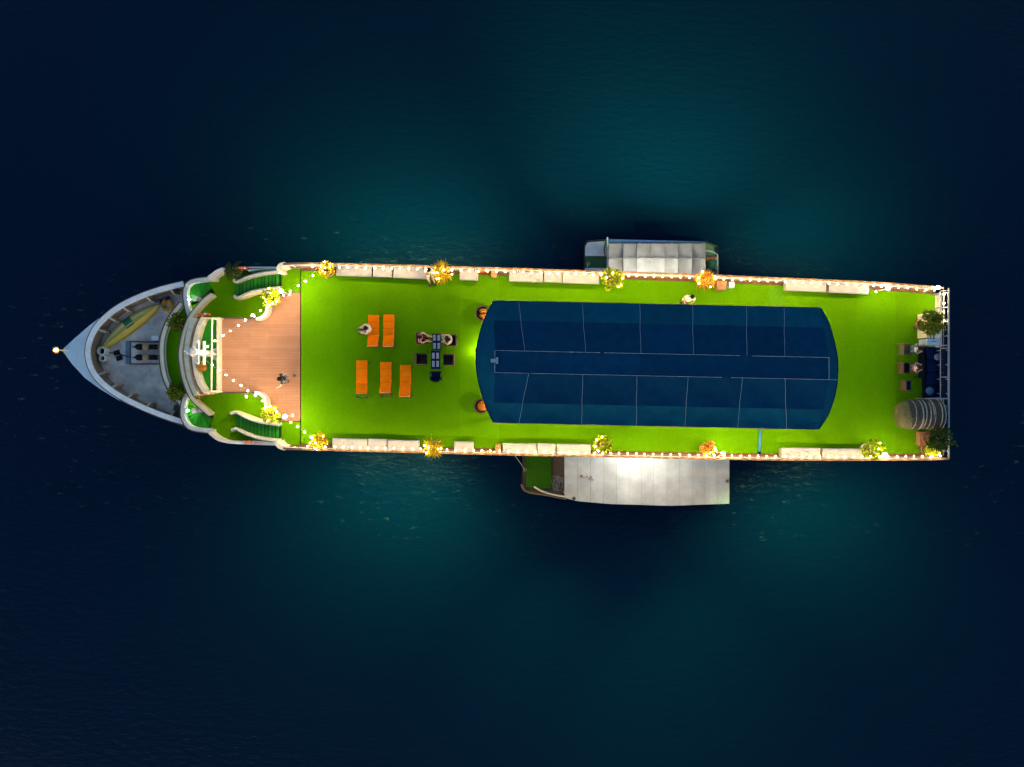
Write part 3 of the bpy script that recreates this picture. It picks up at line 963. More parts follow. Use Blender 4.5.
NR = 25
rings = [canoe_ring(i / (NR - 1)) for i in range(NR)]
body = MB().loft([r[3:] for r in rings], False)
body.build('hull_side', 'boat_yellow', can, True)
MB().loft([r[:4] for r in rings], False).build('hull_bottom', 'boat_pale', can, True)
MB().loft([[p + Vector((0, 0, 0.012)) for p in r[0:5]] for r in rings[11:15]], False).build('patch', 'boat_green', can, True)
MB().tube([r[3] + Vector((0, 0, 0.012)) for r in rings[1:-1]], 0.02, 6).build('keel', 'boat_pale', can)
MB().tube([r[6] + Vector((0, 0, 0.0)) for r in rings[1:-1]], 0.022, 6).build('gunwale', 'boat_yellow', can)
MB().tube([r[0] + Vector((0, 0, 0.0)) for r in rings[1:-1]], 0.022, 6).build('gunwale', 'boat_yellow', can)

rp = P(168, 305.5, FORE)
rope = thing('rope_coil', 'coil of orange yellow mooring rope on the foredeck beside the bulwark', 'rope', rp)
for k, (r0, zz) in enumerate(((0.30, 0.03), (0.24, 0.05), (0.32, 0.09), (0.19, 0.1), (0.27, 0.14), (0.13, 0.05))):
    MB().tube([(rp.x + (r0 + 0.02 * math.sin(3 * a + k)) * math.cos(a) + random.uniform(-.01, .01), rp.y + r0 * math.sin(a), FORE + zz + 0.015 * math.sin(2 * a + k)) for a in [2 * math.pi * i / 20 for i in range(20)]], 0.028, 5, True).build('rope_turn', 'rope', rope)
b0 = P(165, 300.5, FORE)
bit = thing('mooring_bitt', 'dark twin-post mooring bitt beside the coiled rope', 'bitt', b0)
MB().box((b0.x, b0.y, FORE + 0.03), (0.62, 0.3, 0.06), R(20)).build('base_plate', 'dark_metal', bit)
for s_ in (-1, 1):
    MB().lathe((b0.x + s_ * 0.17 * math.cos(R(20)), b0.y + s_ * 0.17 * math.sin(R(20)), FORE + 0.06), [(0.08, 0), (0.08, 0.3), (0.11, 0.32), (0.11, 0.37), (0.02, 0.38)], 12).build('post', 'dark_metal', bit)
for px, py, r_, lab in ((101, 351, 0.24, 'larger open white pipe vent with dark mouth inside the bow tip'), (102, 358.3, 0.19, 'smaller open white pipe vent with dark mouth inside the bow tip')):
    v = P(px, py, FORE + 0.44)
    v.z = FORE
    vt = thing('pipe_vent', lab, 'vent', v, 'pipe vents inside the bow')
    MB().lathe(v, [(r_, 0), (r_, 0.42), (r_ - 0.05, 0.44), (r_ - 0.06, 0.40), (r_ - 0.06, 0.1)], 18).build('pipe', 'white_paint', vt, False)
    MB().lathe(v, [(r_ - 0.065, 0.11), (r_ - 0.065, 0.16), (0.01, 0.165)], 16).build('dark_inside', 'black', vt)  # black disc stands in for the dark of the hollow pipe
for px, py, lab in ((117.3, 352.8, 'black square hatch lid on the foredeck, nearer the canoe'), (119.8, 358.0, 'black square hatch lid on the foredeck, farther from the canoe')):
    v = P(px, py, FORE)
    ht = thing('deck_hatch', lab, 'hatch', v, 'black hatches on the foredeck')
    MB().box(v + Vector((0, 0, 0.03)), (0.32, 0.26, 0.06), R(18)).build('coaming', 'dark_metal', ht)
    MB().bevbox(v + Vector((0, 0, 0.08)), (0.29, 0.23, 0.04), R(18), 0.01).build('lid', 'black', ht)
    MB().box(v + Vector((0.0, 0.0, 0.11)), (0.10, 0.02, 0.02), R(18)).build('handle', 'dark_metal', ht)
# windlass on its raised platform
w0 = P(145, 352.5, FORE)
wl = thing('anchor_windlass', 'twin drum anchor windlass on a framed platform in the foredeck middle', 'windlass', w0)
q = [P2(x, y, FORE + 0.2) for x, y in ((130.5, 341.5), (160, 342), (160, 364), (130.5, 364))]
MB().prism(q, FORE, FORE + 0.2).build('platform', 'foredeck', wl)
for a, b in zip(q, q[1:] + q[:1]):
    MB().tube([(a[0], a[1], FORE + 0.22), (b[0], b[1], FORE + 0.22)], 0.035, 6).build('platform_edge', 'rust_trim', wl)
MB().prism([P2(x, y, FORE + 0.05) for x, y in ((125.5, 341), (130, 341), (130, 364), (125.5, 364))], FORE, FORE + 0.05).build('shadow_strip', 'shadow_blue', wl)  # shadow beside the platform, laid on as a thin blue slab
for py in (346.8, 357.4):
    c = P(139, py, FORE + 0.45)
    MB().ell((c.x, c.y, FORE + 0.42), (0.22, 0.18, 0.2), 12, 8).build('drum', 'black', wl, True)
    MB().tube([(c.x - 0.35, c.y, FORE + 0.4), (c.x + 1.0, c.y, FORE + 0.4)], 0.05, 8).build('shaft', 'dark_metal', wl)
    MB().lathe((c.x + 0.42, c.y, FORE + 0.2), [(0.14, 0), (0.12, 0.28), (0.17, 0.33), (0.17, 0.4), (0.05, 0.42)], 12).build('gear', 'tan_rattan', wl, True)
    MB().box((c.x + 0.75, c.y, FORE + 0.36), (0.3, 0.26, 0.32)).build('motor', 'black', wl)
    MB().box((c.x + 0.1, c.y, FORE + 0.3), (0.7, 0.08, 0.2)).build('bracket', 'rust_trim', wl)
MB().tube([P(131, 357.4, FORE + 0.3), P(122, 355, FORE + 0.05), P(112, 353, FORE + 0.04), P(104, 352, FORE + 0.04)], 0.03, 6).build('anchor_chain', 'dark_metal', wl)
v = P(158, 338.5, FORE)
lk = thing('deck_box', 'small grey steel box against the cream curved parapet by the windlass', 'box', v)
MB().box(v + Vector((0, 0, 0.14)), (0.34, 0.22, 0.28)).build('body', 'bulwark_inner', lk)
MB().box(v + Vector((0, 0, 0.295)), (0.38, 0.26, 0.03)).build('lid', 'bulwark_paint', lk)
v = P(180, 408, FORE)
bg_ = thing('cable_reel', 'dark cable reel tucked in the lower corner of the foredeck', 'reel', v)
MB().lathe(v, [(0.22, 0), (0.22, 0.03), (0.10, 0.05), (0.10, 0.25), (0.22, 0.27), (0.22, 0.3), (0.02, 0.31)], 14).build('spool', 'dark_metal', bg_)
MB().lathe(v, [(0.17, 0.06), (0.18, 0.15), (0.17, 0.24)], 14).build('cable', 'navy_seat', bg_)
# bow lamp
bt = P(62.6, 350, 3.8)
blp = thing('bow_lamp', 'glowing warm lamp on a short spar at the bow tip', 'lamp', bt)
lampc = P(55.5, 350, 4.2)
MB().tube([bt - Vector((-0.35, 0, 0.05)), (lampc.x, lampc.y, 4.07)], [0.05, 0.035], 8).build('spar', 'white_metal', blp)
MB().lathe((lampc.x, lampc.y, 4.07), [(0.07, 0), (0.10, 0.02), (0.20, 0.09), (0.21, 0.10), (0.10, 0.045), (0.03, 0.05)], 16).build('halo_dish', 'brass', blp, True)  # dish added to catch the bulb's light as an amber halo
MB().ell((lampc.x, lampc.y, 4.2), 0.075, 12, 8).build('bulb', 'bow_lamp', blp, True)

# ================================================================== lockers / benches along the rails
def bench(x0, x1, yl, yr, depth, label, top_side, h=0.45, group='white benches along the rails'):
    """top surface from (x0,yl) to (x1,yr) along the rail side, depth px inward"""
    z = UP + h
    sg = 1 if top_side else -1
    a, b = P(x0, yl, z), P(x1, yr, z)
    c, d = P(x1, yr + sg * depth, z), P(x0, yl + sg * depth, z)
    ctr = (a + b + c + d) / 4
    ctr.z = UP
    L = (b - a).length
    D = ((d - a).length)
    ang = math.atan2(b.y - a.y, b.x - a.x)
    t = thing('bench', label, 'bench', ctr, group)
    MB().box(ctr + Vector((0, 0, 0.16 + 0.004)), (L - 0.10, D - 0.10, 0.30), ang).build('base', 'bench_side', t)
    cu = MB().bevbox(ctr + Vector((0, 0, 0.385)), (L - 0.02, D, 0.13), ang, 0.035).build('cushion', 'bench_white', t, True)
    M = Matrix.Translation(ctr) @ Matrix.Rotation(ang, 4, 'Z')
    MB().tube([M @ Vector((s_[0] * (L / 2 - 0.012), s_[1] * (D / 2 - 0.002), 0.40)) for s_ in ((-1, -1), (1, -1), (1, 1), (-1, 1))], 0.010, 5, True).build('piping', 'bench_side', cu)
    for s_ in (-1, 1):
        for u in (-1, 1):
            p = M @ Vector((s_ * (L / 2 - 0.12), u * (D / 2 - 0.12), 0))
            MB().box((p.x, p.y, UP + 0.012), (0.08, 0.08, 0.012)).build('foot', 'dark_metal', t)
    return t


bench(336, 372, 264.8, 266, 10.6, 'long white bench right of the golden potted plant nearest the timber deck, upper rail', True)
bench(373, 392.4, 266, 266.7, 10.6, 'short white bench between two long ones, upper rail near the bow', True)
bench(393.2, 428, 266.8, 268.2, 10.8, 'long white bench on the upper rail with a person in white at its end', True)
bench(459.5, 478.3, 269.2, 269.8, 10.6, 'short lone white bench on the upper rail right of the spiky yellow plant', True)
bench(509, 543.2, 270.6, 271.6, 10.6, 'long white bench left of three, upper rail above the awning front', True)
bench(543.8, 562, 271.4, 272, 10.4, 'short white middle bench of three, upper rail above the awning front', True)
bench(562.4, 599.5, 272, 273.2, 10.8, 'long white bench touching the round-leaved lime plant, upper rail', True)
bench(785.8, 826.6, 279.6, 281.4, 10.6, 'left one of two white benches on the upper rail near the stern', True)
bench(829.2, 869.4, 281.6, 283.4, 10.8, 'right one of two white benches on the upper rail near the stern', True)
bench(332, 367.4, 449.4, 450.2, 11, 'long white bench right of the golden bushy plant, lower rail near the bow', False)
bench(368, 386.6, 450.2, 450.8, 11.6, 'short white bench between two long ones, lower rail near the bow', False)
bench(387.2, 419.6, 450.8, 451.6, 11, 'long white bench left of the spiky orange yellow plant, lower rail', False)
bench(454, 473.6, 452.2, 452.6, 10.8, 'short lone white bench on the lower rail right of the spiky plant', False)
bench(502.6, 536.8, 454, 454.4, 10.8, 'long white bench above the green mat of the large tender', False)
bench(537.4, 555.8, 454.4, 454.8, 11, 'short white middle bench of three on the lower rail', False)
bench(556.6, 591, 454.8, 455.2, 10.8, 'long white bench left of the round-leaved lime plant, lower rail', False)
bench(781.4, 820.8, 458.8, 459.2, 11, 'left one of two white benches on the lower rail near the stern', False)
bench(822.2, 862, 459.2, 459.4, 10.6, 'right one of two white benches on the lower rail near the stern', False)

# ================================================================== garlands of bulbs
bulb_mesh = None


def garland(name, label, pts, r, m, every=1, group='bulb garlands', sag=0.0):
    """cable through pts (3D); a bulb under each point"""
    global bulb_mesh
    pts = [Vector(p) for p in pts]
    t = thing(name, label, 'string lights', pts[0], group)
    cab = []
    for a, b in zip(pts, pts[1:]):
        cab += [a, a.lerp(b, 0.5) - Vector((0, 0, sag))]
    cab.append(pts[-1])
    MB().tube(cab, 0.008, 4).build('cable', 'cable', t)
    first = None
    for p in pts[::every]:
        loc = p - Vector((0, 0, r + 0.03))
        if first is None:
            bm_ = MB()
            bm_.ell(loc, (r, r, r * 1.15), 8, 5)
            first = bm_.build('bulb', m, t, True, origin=loc)
        else:
            piece(first, loc, t)
    return t


def rail_points(l, sgn, x0, x1, step, z, inset):
    out = []
    x = x0
    while x <= x1:
        out.append((x, y_on(l, x) + sgn * inset, z + random.uniform(-0.03, 0.03)))
        x += step + random.uniform(-0.03, 0.03)
    return out


garland('bulb_garland', 'warm bulb garland strung along the upper side rail', rail_points(rail_t, -1, P2(313, 0, RZ)[0], P2(938, 0, RZ)[0], 0.42, UP + 1.12, 0.16), 0.026, 'bulb')
garland('bulb_garland', 'warm bulb garland strung along the lower side rail', rail_points(rail_b, 1, P2(308, 0, RZ)[0], P2(944, 0, RZ)[0], 0.42, UP + 1.12, 0.16), 0.026, 'bulb')
garland('bulb_garland', 'warm bulb garland along the upper half of the stern rail', [(XS - 0.1, st_y[0] - 0.3 - 0.42 * k, UP + 0.82) for k in range(4)], 0.026, 'bulb')
sg_t = [(206.9, 346.4), (214.2, 340.8), (222.5, 335.5), (229.5, 330.8), (238, 325.3), (245, 320), (253.4, 315.5), (260, 310.5), (269, 305), (275.8, 300.8), (283.4, 295.3), (289.8, 291), (297.8, 285.5), (305, 281), (312.6, 275.3)]
sg_b = [(211.5, 365), (218.8, 370.3), (225.5, 375), (233, 380.5), (240.5, 385.5), (247.5, 391), (254.8, 395.6), (262, 401), (269.5, 406.5), (276.4, 412), (283, 417.4), (290.3, 422.3), (297.2, 426.6), (304, 432.2), (310.8, 437.5)]
for pts, lab in ((sg_t, 'bulb garland slanting from the mast over the timber deck to the upper rail'), (sg_b, 'bulb garland slanting from the mast over the timber deck to the lower rail')):
    g = []
    for i, (x, y_) in enumerate(pts):
        z = UP + 1.9 - 0.75 * i / (len(pts) - 1)
        g.append(P(x, y_, z))
    g = [Vector((mx_, my_, UP + 1.95))] + g
    end = g[-1]
    yr = y_on(rail_t if lab.endswith('upper rail') else rail_b, end.x + 0.2)
    t = garland('bulb_garland', lab, g[1:], 0.031, 'bulb_white', sag=0.04)
    MB().tube([g[0], g[1]], 0.008, 4).build('cable', 'cable', t)
    MB().tube([end, (end.x + 0.25, yr, RZ)], 0.008, 4).build('cable', 'cable', t)

# globes on short posts
for px, py, zb, h, lab in ((723, 453.4, UP, 1.1, 'globe lamp on a short post right of the orange plant, lower rail'),
                           (888, 288.4, UP, 1.1, 'globe lamp on a short post on the upper rail near the stern corner'),
                           (885, 454.6, UP, 1.1, 'globe lamp on a short post beside the lime plant near the stern, lower rail'),
                           (284.8, 416.4, WOOD, 1.2, 'globe lamp on a short post at the lower corner of the timber deck'),
                           (281.5, 291.2, WOOD, 1.2, 'globe lamp on a short post at the upper corner of the timber deck'),
                           (938, 287.6, UP, 1.1, 'globe lamp on a short post at the stern corner of the upper rail')):
    v = P(px, py, zb + h)
    g = thing('globe_lamp', lab, 'lamp', (v.x, v.y, zb), 'globe lamps on posts')
    MB().tube([(v.x, v.y, zb), (v.x, v.y, zb + h - 0.06)], 0.025, 8).build('post', 'white_metal', g)
    MB().lathe((v.x, v.y, zb), [(0.09, 0), (0.09, 0.02), (0.03, 0.04)], 10).build('base_plate', 'white_metal', g)
    MB().ell((v.x, v.y, zb + h), 0.085, 12, 8).build('globe', 'globe', g, True)


def lamp(loc, power, color, parent, name='lamp_light', radius=0.08):
    ld = bpy.data.lights.new(name, 'POINT')
    ld.energy = power
    ld.color = color
    ld.shadow_soft_size = radius
    o = bpy.data.objects.new(name, ld)
    COL.objects.link(o)
    o.parent = parent
    o.location = Vector(loc) - ORIGIN[parent.name]
    return o


# pendant lamps under the awning (their pools of light show round its edge)
PEND = []
for k, px in enumerate((510, 590, 670, 750, 812)):
    for nm, l_ in (('upper', AT), ('lower', AB)):
        PEND.append((px, lerp2(l_, px) + (6 if nm == 'upper' else -6), 26, 'pendant lamp hung under the %s awning edge, %s' % (nm, ('nearest the dining tables', 'second from the front', 'in the middle', 'second from the rear', 'nearest the stern')[k])))
for px, py, pw, lab in PEND:
    v = P(px, py, UP + 2.3)
    t = thing('pendant_lamp', lab, 'lamp', (v.x, v.y, UP + 2.2), 'lamps under the awning')
    MB().tube([(v.x, v.y, UP + 2.32), (v.x, v.y, UP + 2.8)], 0.01, 5).build('cord', 'black', t)
    MB().lathe((v.x, v.y, UP + 2.2), [(0.12, 0), (0.10, 0.07), (0.03, 0.12)], 12).build('shade', 'dark_metal', t)
    MB().ell((v.x, v.y, UP + 2.18), 0.05, 10, 6).build('bulb', 'globe', t, True)
    lamp((v.x, v.y, UP + 2.08), pw, (1.0, 0.75, 0.36), t)

v = P(478, 350.5, UP + 0.4)
lt = thing('deck_lantern', 'lantern standing on the turf under the front edge of the awning', 'lantern', (v.x, v.y, UP + 0.005))
MB().box((v.x, v.y, UP + 0.03), (0.22, 0.22, 0.04)).build('base', 'dark_metal', lt)
for sx in (-1, 1):
    for sy in (-1, 1):
        MB().tube([(v.x + sx * 0.09, v.y + sy * 0.09, UP + 0.05), (v.x + sx * 0.09, v.y + sy * 0.09, UP + 0.5)], 0.01, 5).build('corner_rod', 'dark_metal', lt)
MB().lathe((v.x, v.y, UP + 0.5), [(0.15, 0), (0.12, 0.04), (0.03, 0.10)], 8).build('lid', 'dark_metal', lt)
MB().ell((v.x, v.y, UP + 0.33), 0.05, 10, 6).build('bulb', 'globe', lt, True)
lamp((v.x - 0.02, v.y, UP + 0.43), 9, (1.0, 0.75, 0.30), lt, radius=0.05)
for px, py, pw_, lab in ((246, 396.5, 22, 'added fill lamp under the timber deck edge over the lower landing'), (252, 315, 9, 'added fill lamp under the timber deck edge over the upper landing')):
    v = P(px, py, LAND + 1.4)
    bl = thing('landing_fill_lamp', lab, 'lamp', v, 'added fill lamps over the landings')  # lamp added to brighten the landing below
    sg = -1 if py > 380 else 1
    MB().box(v - Vector((0, sg * 0.14, 0)), (0.16, 0.26, 0.05)).build('mount', 'cream', bl)
    MB().ell(v - Vector((0, 0, 0.06)), 0.05, 8, 6).build('bulb', 'globe', bl, True)
    lamp(v + Vector((0, sg * 0.08, -0.12)), pw_, (1.0, 0.80, 0.40), bl, radius=0.06)

# floodlights on the ship's side for tenders and water; far-reaching beams added to spread the glow
FLOOD_COL = (0.50, 1.0, 0.30)  # green put into the beams to raise the water's glow
FLOODS = []
for upper in (1, 0):
    who = 'small' if upper else 'large'
    FLOODS += [(335, upper, 0.45, -0.2, 150, -0.45, 'nearest the bow'), (400, upper, 0.55, -0.1, 150, -0.40, 'second from the bow'), (462, upper, 0.6, -0.15 if upper else -0.6, 150 if upper else 130, -0.40, 'third from the bow'),
               (540, upper, 1.8 if upper else 1.7, 0.45 if upper else 0.1, 96 if upper else 76, -0.16 if upper else -0.06, 'ahead of the %s tender, added for the water glow' % who), (664 if upper else 648, upper, 0.0, 0, 0, 0, 'above the %s tender roof' % who), (685, upper, 2.3, 0.1, 96 if upper else 74, -0.14 if upper else -0.04, 'amidships, added for the water glow'),
               (812, upper, 0.85, 0.0 if upper else 0.1, 130, -0.30, 'behind the %s tender' % who), (880, upper, 0.45, 0.1, 150, -0.4, 'nearest the stern')]
for px, upper, pw, aim, cone, dip, lab in FLOODS:
    l, sg = (rail_t, 1) if upper else (rail_b, -1)
    x = P2(px, 0, 5.4)[0]
    wy = y_on(l, x) - sg * 0.35
    t = thing('side_lamp', 'floodlight bracketed on the ship side under the %s deck edge, %s' % ('upper' if sg > 0 else 'lower', lab), 'lamp', (x, wy + sg * 0.02, 5.9), 'floodlights on the ship side')
    MB().box((x, wy + sg * 0.10, 6.0), (0.1, 0.2, 0.06)).build('bracket', 'dark_metal', t)
    MB().box((x, wy + sg * 0.24, 5.95), (0.28, 0.12, 0.16), 0, sg * R(-30)).build('housing', 'dark_metal', t)
    MB().box((x, wy + sg * 0.30, 5.90), (0.22, 0.02, 0.10), 0, sg * R(-30)).build('lens', 'globe', t)
    if pw:
        ld = bpy.data.lights.new('flood_beam', 'SPOT')
        ld.energy = FLOOD_W * pw
        ld.color = FLOOD_COL
        ld.spot_size = R(cone)
        ld.spot_blend = 1.0
        ld.shadow_soft_size = 0.12
        o = bpy.data.objects.new('flood_beam', ld)
        COL.objects.link(o)
        o.parent = t
        o.location = Vector((0, sg * 0.42, -0.1))
        d = Vector((aim, sg * 1.0, dip))
        o.rotation_euler = d.to_track_quat('-Z', 'Y').to_euler()
    else:
        lamp((x, wy + sg * 0.46, 4.2 if sg > 0 else 4.6), ROOF_W * (1.15 if sg < 0 else 2.0), (0.96, 1.0, 0.98) if sg < 0 else (0.9, 1.0, 0.93), t)

# ================================================================== plants
def leaf(mb, base, d, L, w, droop=0.3, fold=0.25):
    d = d.normalized()
    s = d.cross(Vector((0, 0, 1)))
    if s.length < 1e-3:
        s = Vector((1, 0, 0))
    s.normalize()
    up = s.cross(d)
    mid = base + d * L * 0.5 + Vector((0, 0, -droop * L * 0.12))
    tip = base + d * L + Vector((0, 0, -droop * L * 0.5))
    mb.add([base, mid - s * w / 2 + up * w * fold, mid - up * 0.0, mid + s * w / 2 + up * w * fold, tip], [(0, 1, 2), (0, 2, 3), (2, 1, 4), (3, 2, 4)])


def rdir(zmin=-0.2):
    while True:
        v = Vector((random.uniform(-1, 1), random.uniform(-1, 1), random.uniform(-1, 1)))
        if 0.05 < v.length < 1:
            v.normalize()
            if v.z > zmin:
                return v


def plant(px, py, rpx, kind, zb, crown, leafmat, potmat, label, name='potted_plant', pot=True, group='potted plants on deck'):
    v = P(px, py, zb + crown)
    r = rpx * s_at(zb + crown)
    base = Vector((v.x, v.y, zb))
    t = thing(name, label, 'plant', base, group)
    if pot:
        MB().lathe(base, [(0.15, 0), (0.21, 0.32), (0.24, 0.33), (0.24, 0.38), (0.20, 0.385), (0.19, 0.33), (0.01, 0.33)], 16).build('pot', potmat, t, True)
        MB().lathe(base, [(0.188, 0.325), (0.18, 0.345), (0.01, 0.35)], 12).build('soil', 'stem', t)
    c = Vector((v.x, v.y, zb + crown))
    stems = MB()
    fol = MB()
    root = base + Vector((0, 0, 0.33 if pot else 0.0))
    if kind == 'spiky':
        stems.tube([root, root.lerp(c, 0.5), c - Vector((0, 0, r * 0.25))], [0.05, 0.04, 0.03], 6)
        for k in range(9):
            o = c + rdir(-0.1) * r * 0.38 - Vector((0, 0, r * 0.1))
            stems.tube([c - Vector((0, 0, r * 0.3)), o], [0.022, 0.014], 5)
            for i in range(20):
                d = rdir(-0.25)
                d = (d + (o - c) * 1.2 / r).normalized()
                leaf(fol, o, d, r * random.uniform(0.5, 0.95), 0.05, random.uniform(0.2, 0.8))
    elif kind == 'round':
        cl = []
        tries = 0
        while len(cl) < 13 and tries < 900:
            tries += 1
            d = rdir(0.0)
            p = c + Vector((d.x * r * 0.74, d.y * r * 0.74, d.z * r * 0.5))
            if all((p - q_).length > r * 0.36 for q_ in cl):
                cl.append(p)
        for p in cl:
            stems.tube([root, root.lerp(p, 0.55) + Vector((0, 0, -0.05)), p - Vector((0, 0, 0.03))], [0.022, 0.016, 0.010], 5)
            cr_ = r * random.uniform(0.24, 0.32)
            for i in range(26):
                d = rdir(-0.15)
                leaf(fol, p + d * cr_ * 0.25, (d + Vector((0, 0, 0.1))), cr_ * random.uniform(0.7, 1.0), cr_ * 0.62, random.uniform(0.3, 0.9))
    elif kind == 'fine':
        for k in range(26):
            d = rdir(-0.1)
            p = c + Vector((d.x * r * 0.75, d.y * r * 0.75, d.z * r * 0.6))
            stems.tube([root, root.lerp(p, 0.6), p], [0.018, 0.013, 0.006], 4)
            for i in range(26):
                q_ = root.lerp(p, random.uniform(0.55, 1.0)) + rdir(-1) * r * 0.16
                leaf(fol, q_, rdir(-0.5), random.uniform(0.09, 0.17), 0.045, 0.5)
    elif kind == 'bush':
        for k in range(22):
            d = rdir(-0.05)
            p = c + Vector((d.x * r * 0.8, d.y * r * 0.8, d.z * r * 0.7)) * 1.0
            p += Vector((random.uniform(-1, 1), random.uniform(-1, 1), 0)) * r * 0.08
            stems.tube([root, root.lerp(p, 0.6) + Vector((0, 0, 0.04)), p], [0.022, 0.014, 0.007], 4)
            for i in range(34):
                q_ = root.lerp(p, random.uniform(0.6, 1.05)) + rdir(-1) * r * 0.20
                leaf(fol, q_, rdir(-0.4), random.uniform(0.12, 0.24), random.uniform(0.06, 0.10), 0.6)
    elif kind == 'palm':
        stems.tube([root, root.lerp(c, 0.5), c - Vector((0, 0, r * 0.15))], [0.06, 0.05, 0.04], 6)
        for k in range(18):
            d = rdir(0.0)
            o = c - Vector((0, 0, r * 0.1))
            prev = o
            pts = []
            for j in range(7):
                tt = j / 6
                q_ = o + Vector((d.x, d.y, 0)) * r * tt + Vector((0, 0, d.z * r * 0.7 * tt - 0.55 * r * tt * tt))
                pts.append(q_)
            stems.tube(pts, 0.007, 4)
            for j in range(1, 7):
                for sgn in (-1, 1):
                    for e in (0, 0.5):
                        pp = pts[j - 1].lerp(pts[j], e + 0.3)
                        dd = (pts[j] - pts[j - 1]).normalized()
                        sd_ = dd.cross(Vector((0, 0, 1))) * sgn
                        leaf(fol, pp, dd * 0.7 + sd_, r * 0.34, 0.035, 0.7)
    stems.build('stem', 'stem', t)
    if leafmat in ('leaf_lime', 'leaf_gold', 'leaf_orange') and rpx > 6:
        first = None
        for k in range(5):
            d = rdir(0.15)
            loc = c + Vector((d.x * r * 0.8, d.y * r * 0.8, d.z * r * 0.75 + 0.04))
            if first is None:
                first = MB().ell(loc, 0.020, 6, 4).build('fairy_bulb', 'fairy', t, True, origin=loc)
            else:
                piece(first, loc, t)
    fol.build('foliage', leafmat, t)
    return t


plant(326.5, 269.5, 9.5, 'fine', UP, 1.0, 'leaf_gold', 'terracotta', 'golden fine-leaved potted plant on the upper rail nearest the bow')
plant(443.5, 272.5, 12, 'spiky', UP, 1.1, 'leaf_gold', 'terracotta', 'spiky golden potted plant beside the person in white on the upper rail')
plant(612, 279.5, 13, 'round', UP, 1.1, 'leaf_lime', 'terracotta', 'lime plant in round leaf clumps on the upper rail by the small tender')
plant(706, 279.5, 11, 'spiky', UP, 1.0, 'leaf_orange', 'terracotta', 'orange pink spiky potted plant left of the brown crate, upper rail')
plant(931, 323.5, 13.5, 'bush', UP, 1.2, 'leaf_green', 'terracotta', 'dark green leafy plant over the cream cabinet at the stern')
plant(270.5, 297, 10.5, 'round', WOOD, 0.9, 'leaf_lime', 'terracotta', 'lime clumped plant at the head of the upper stairs')
plant(232, 269.5, 10, 'palm', LAND, 1.0, 'leaf_dark', 'pot_white', 'dark feathery palm on the upper landing at the foot of the stairs')
plant(319, 441.5, 11, 'fine', UP, 1.0, 'leaf_gold', 'terracotta', 'dense golden potted plant on the lower rail nearest the bow')
plant(433.5, 446.5, 11.5, 'spiky', UP, 1.1, 'leaf_gold', 'terracotta', 'spiky orange yellow plant between white benches on the lower rail')
plant(602.5, 444.5, 10.5, 'round', UP, 1.0, 'leaf_lime', 'terracotta', 'lime plant in round clumps on the lower rail above the large tender roof')
plant(708, 449.5, 9.5, 'spiky', UP, 1.0, 'leaf_orange', 'terracotta', 'orange leaved plant on the lower rail left of the blue pipe')
plant(873, 449.5, 12, 'round', UP, 1.0, 'leaf_lime', 'pot_white', 'lime clumped plant on the lower rail near the stern')
plant(940, 440, 12.5, 'bush', UP, 1.4, 'leaf_dark', 'terracotta', 'dark green bush at the lower stern corner beside the stacked wicker chairs')
plant(932.5, 450.5, 9.5, 'fine', UP, 0.9, 'leaf_lime', 'terracotta', 'yellow green bush lit by bulbs at the lower stern corner')
plant(270.5, 414, 10.5, 'round', WOOD, 0.9, 'leaf_lime', 'terracotta', 'lime clumped plant at the head of the lower stairs')
plant(178, 322, 9.5, 'bush', TERR, 0.65, 'leaf_green', 'terracotta', 'green bush at the upper end of the curved turf terrace', 'terrace_bush', False, 'bushes on the front terrace')
plant(176.5, 393, 9, 'bush', TERR, 0.6, 'leaf_green', 'terracotta', 'green bush at the lower end of the curved turf terrace', 'terrace_bush', False, 'bushes on the front terrace')
plant(201, 366.5, 4.5, 'fine', WOOD, 0.45, 'leaf_orange', 'terracotta', 'small reddish potted plant at the foot of the mast', 'potted_plant', True)
plant(197.5, 394.5, 3.4, 'spiky', LAND, 0.5, 'leaf_lime', 'terracotta', 'tiny yellow green plant on the lower landing by the bridge', 'potted_plant', True)

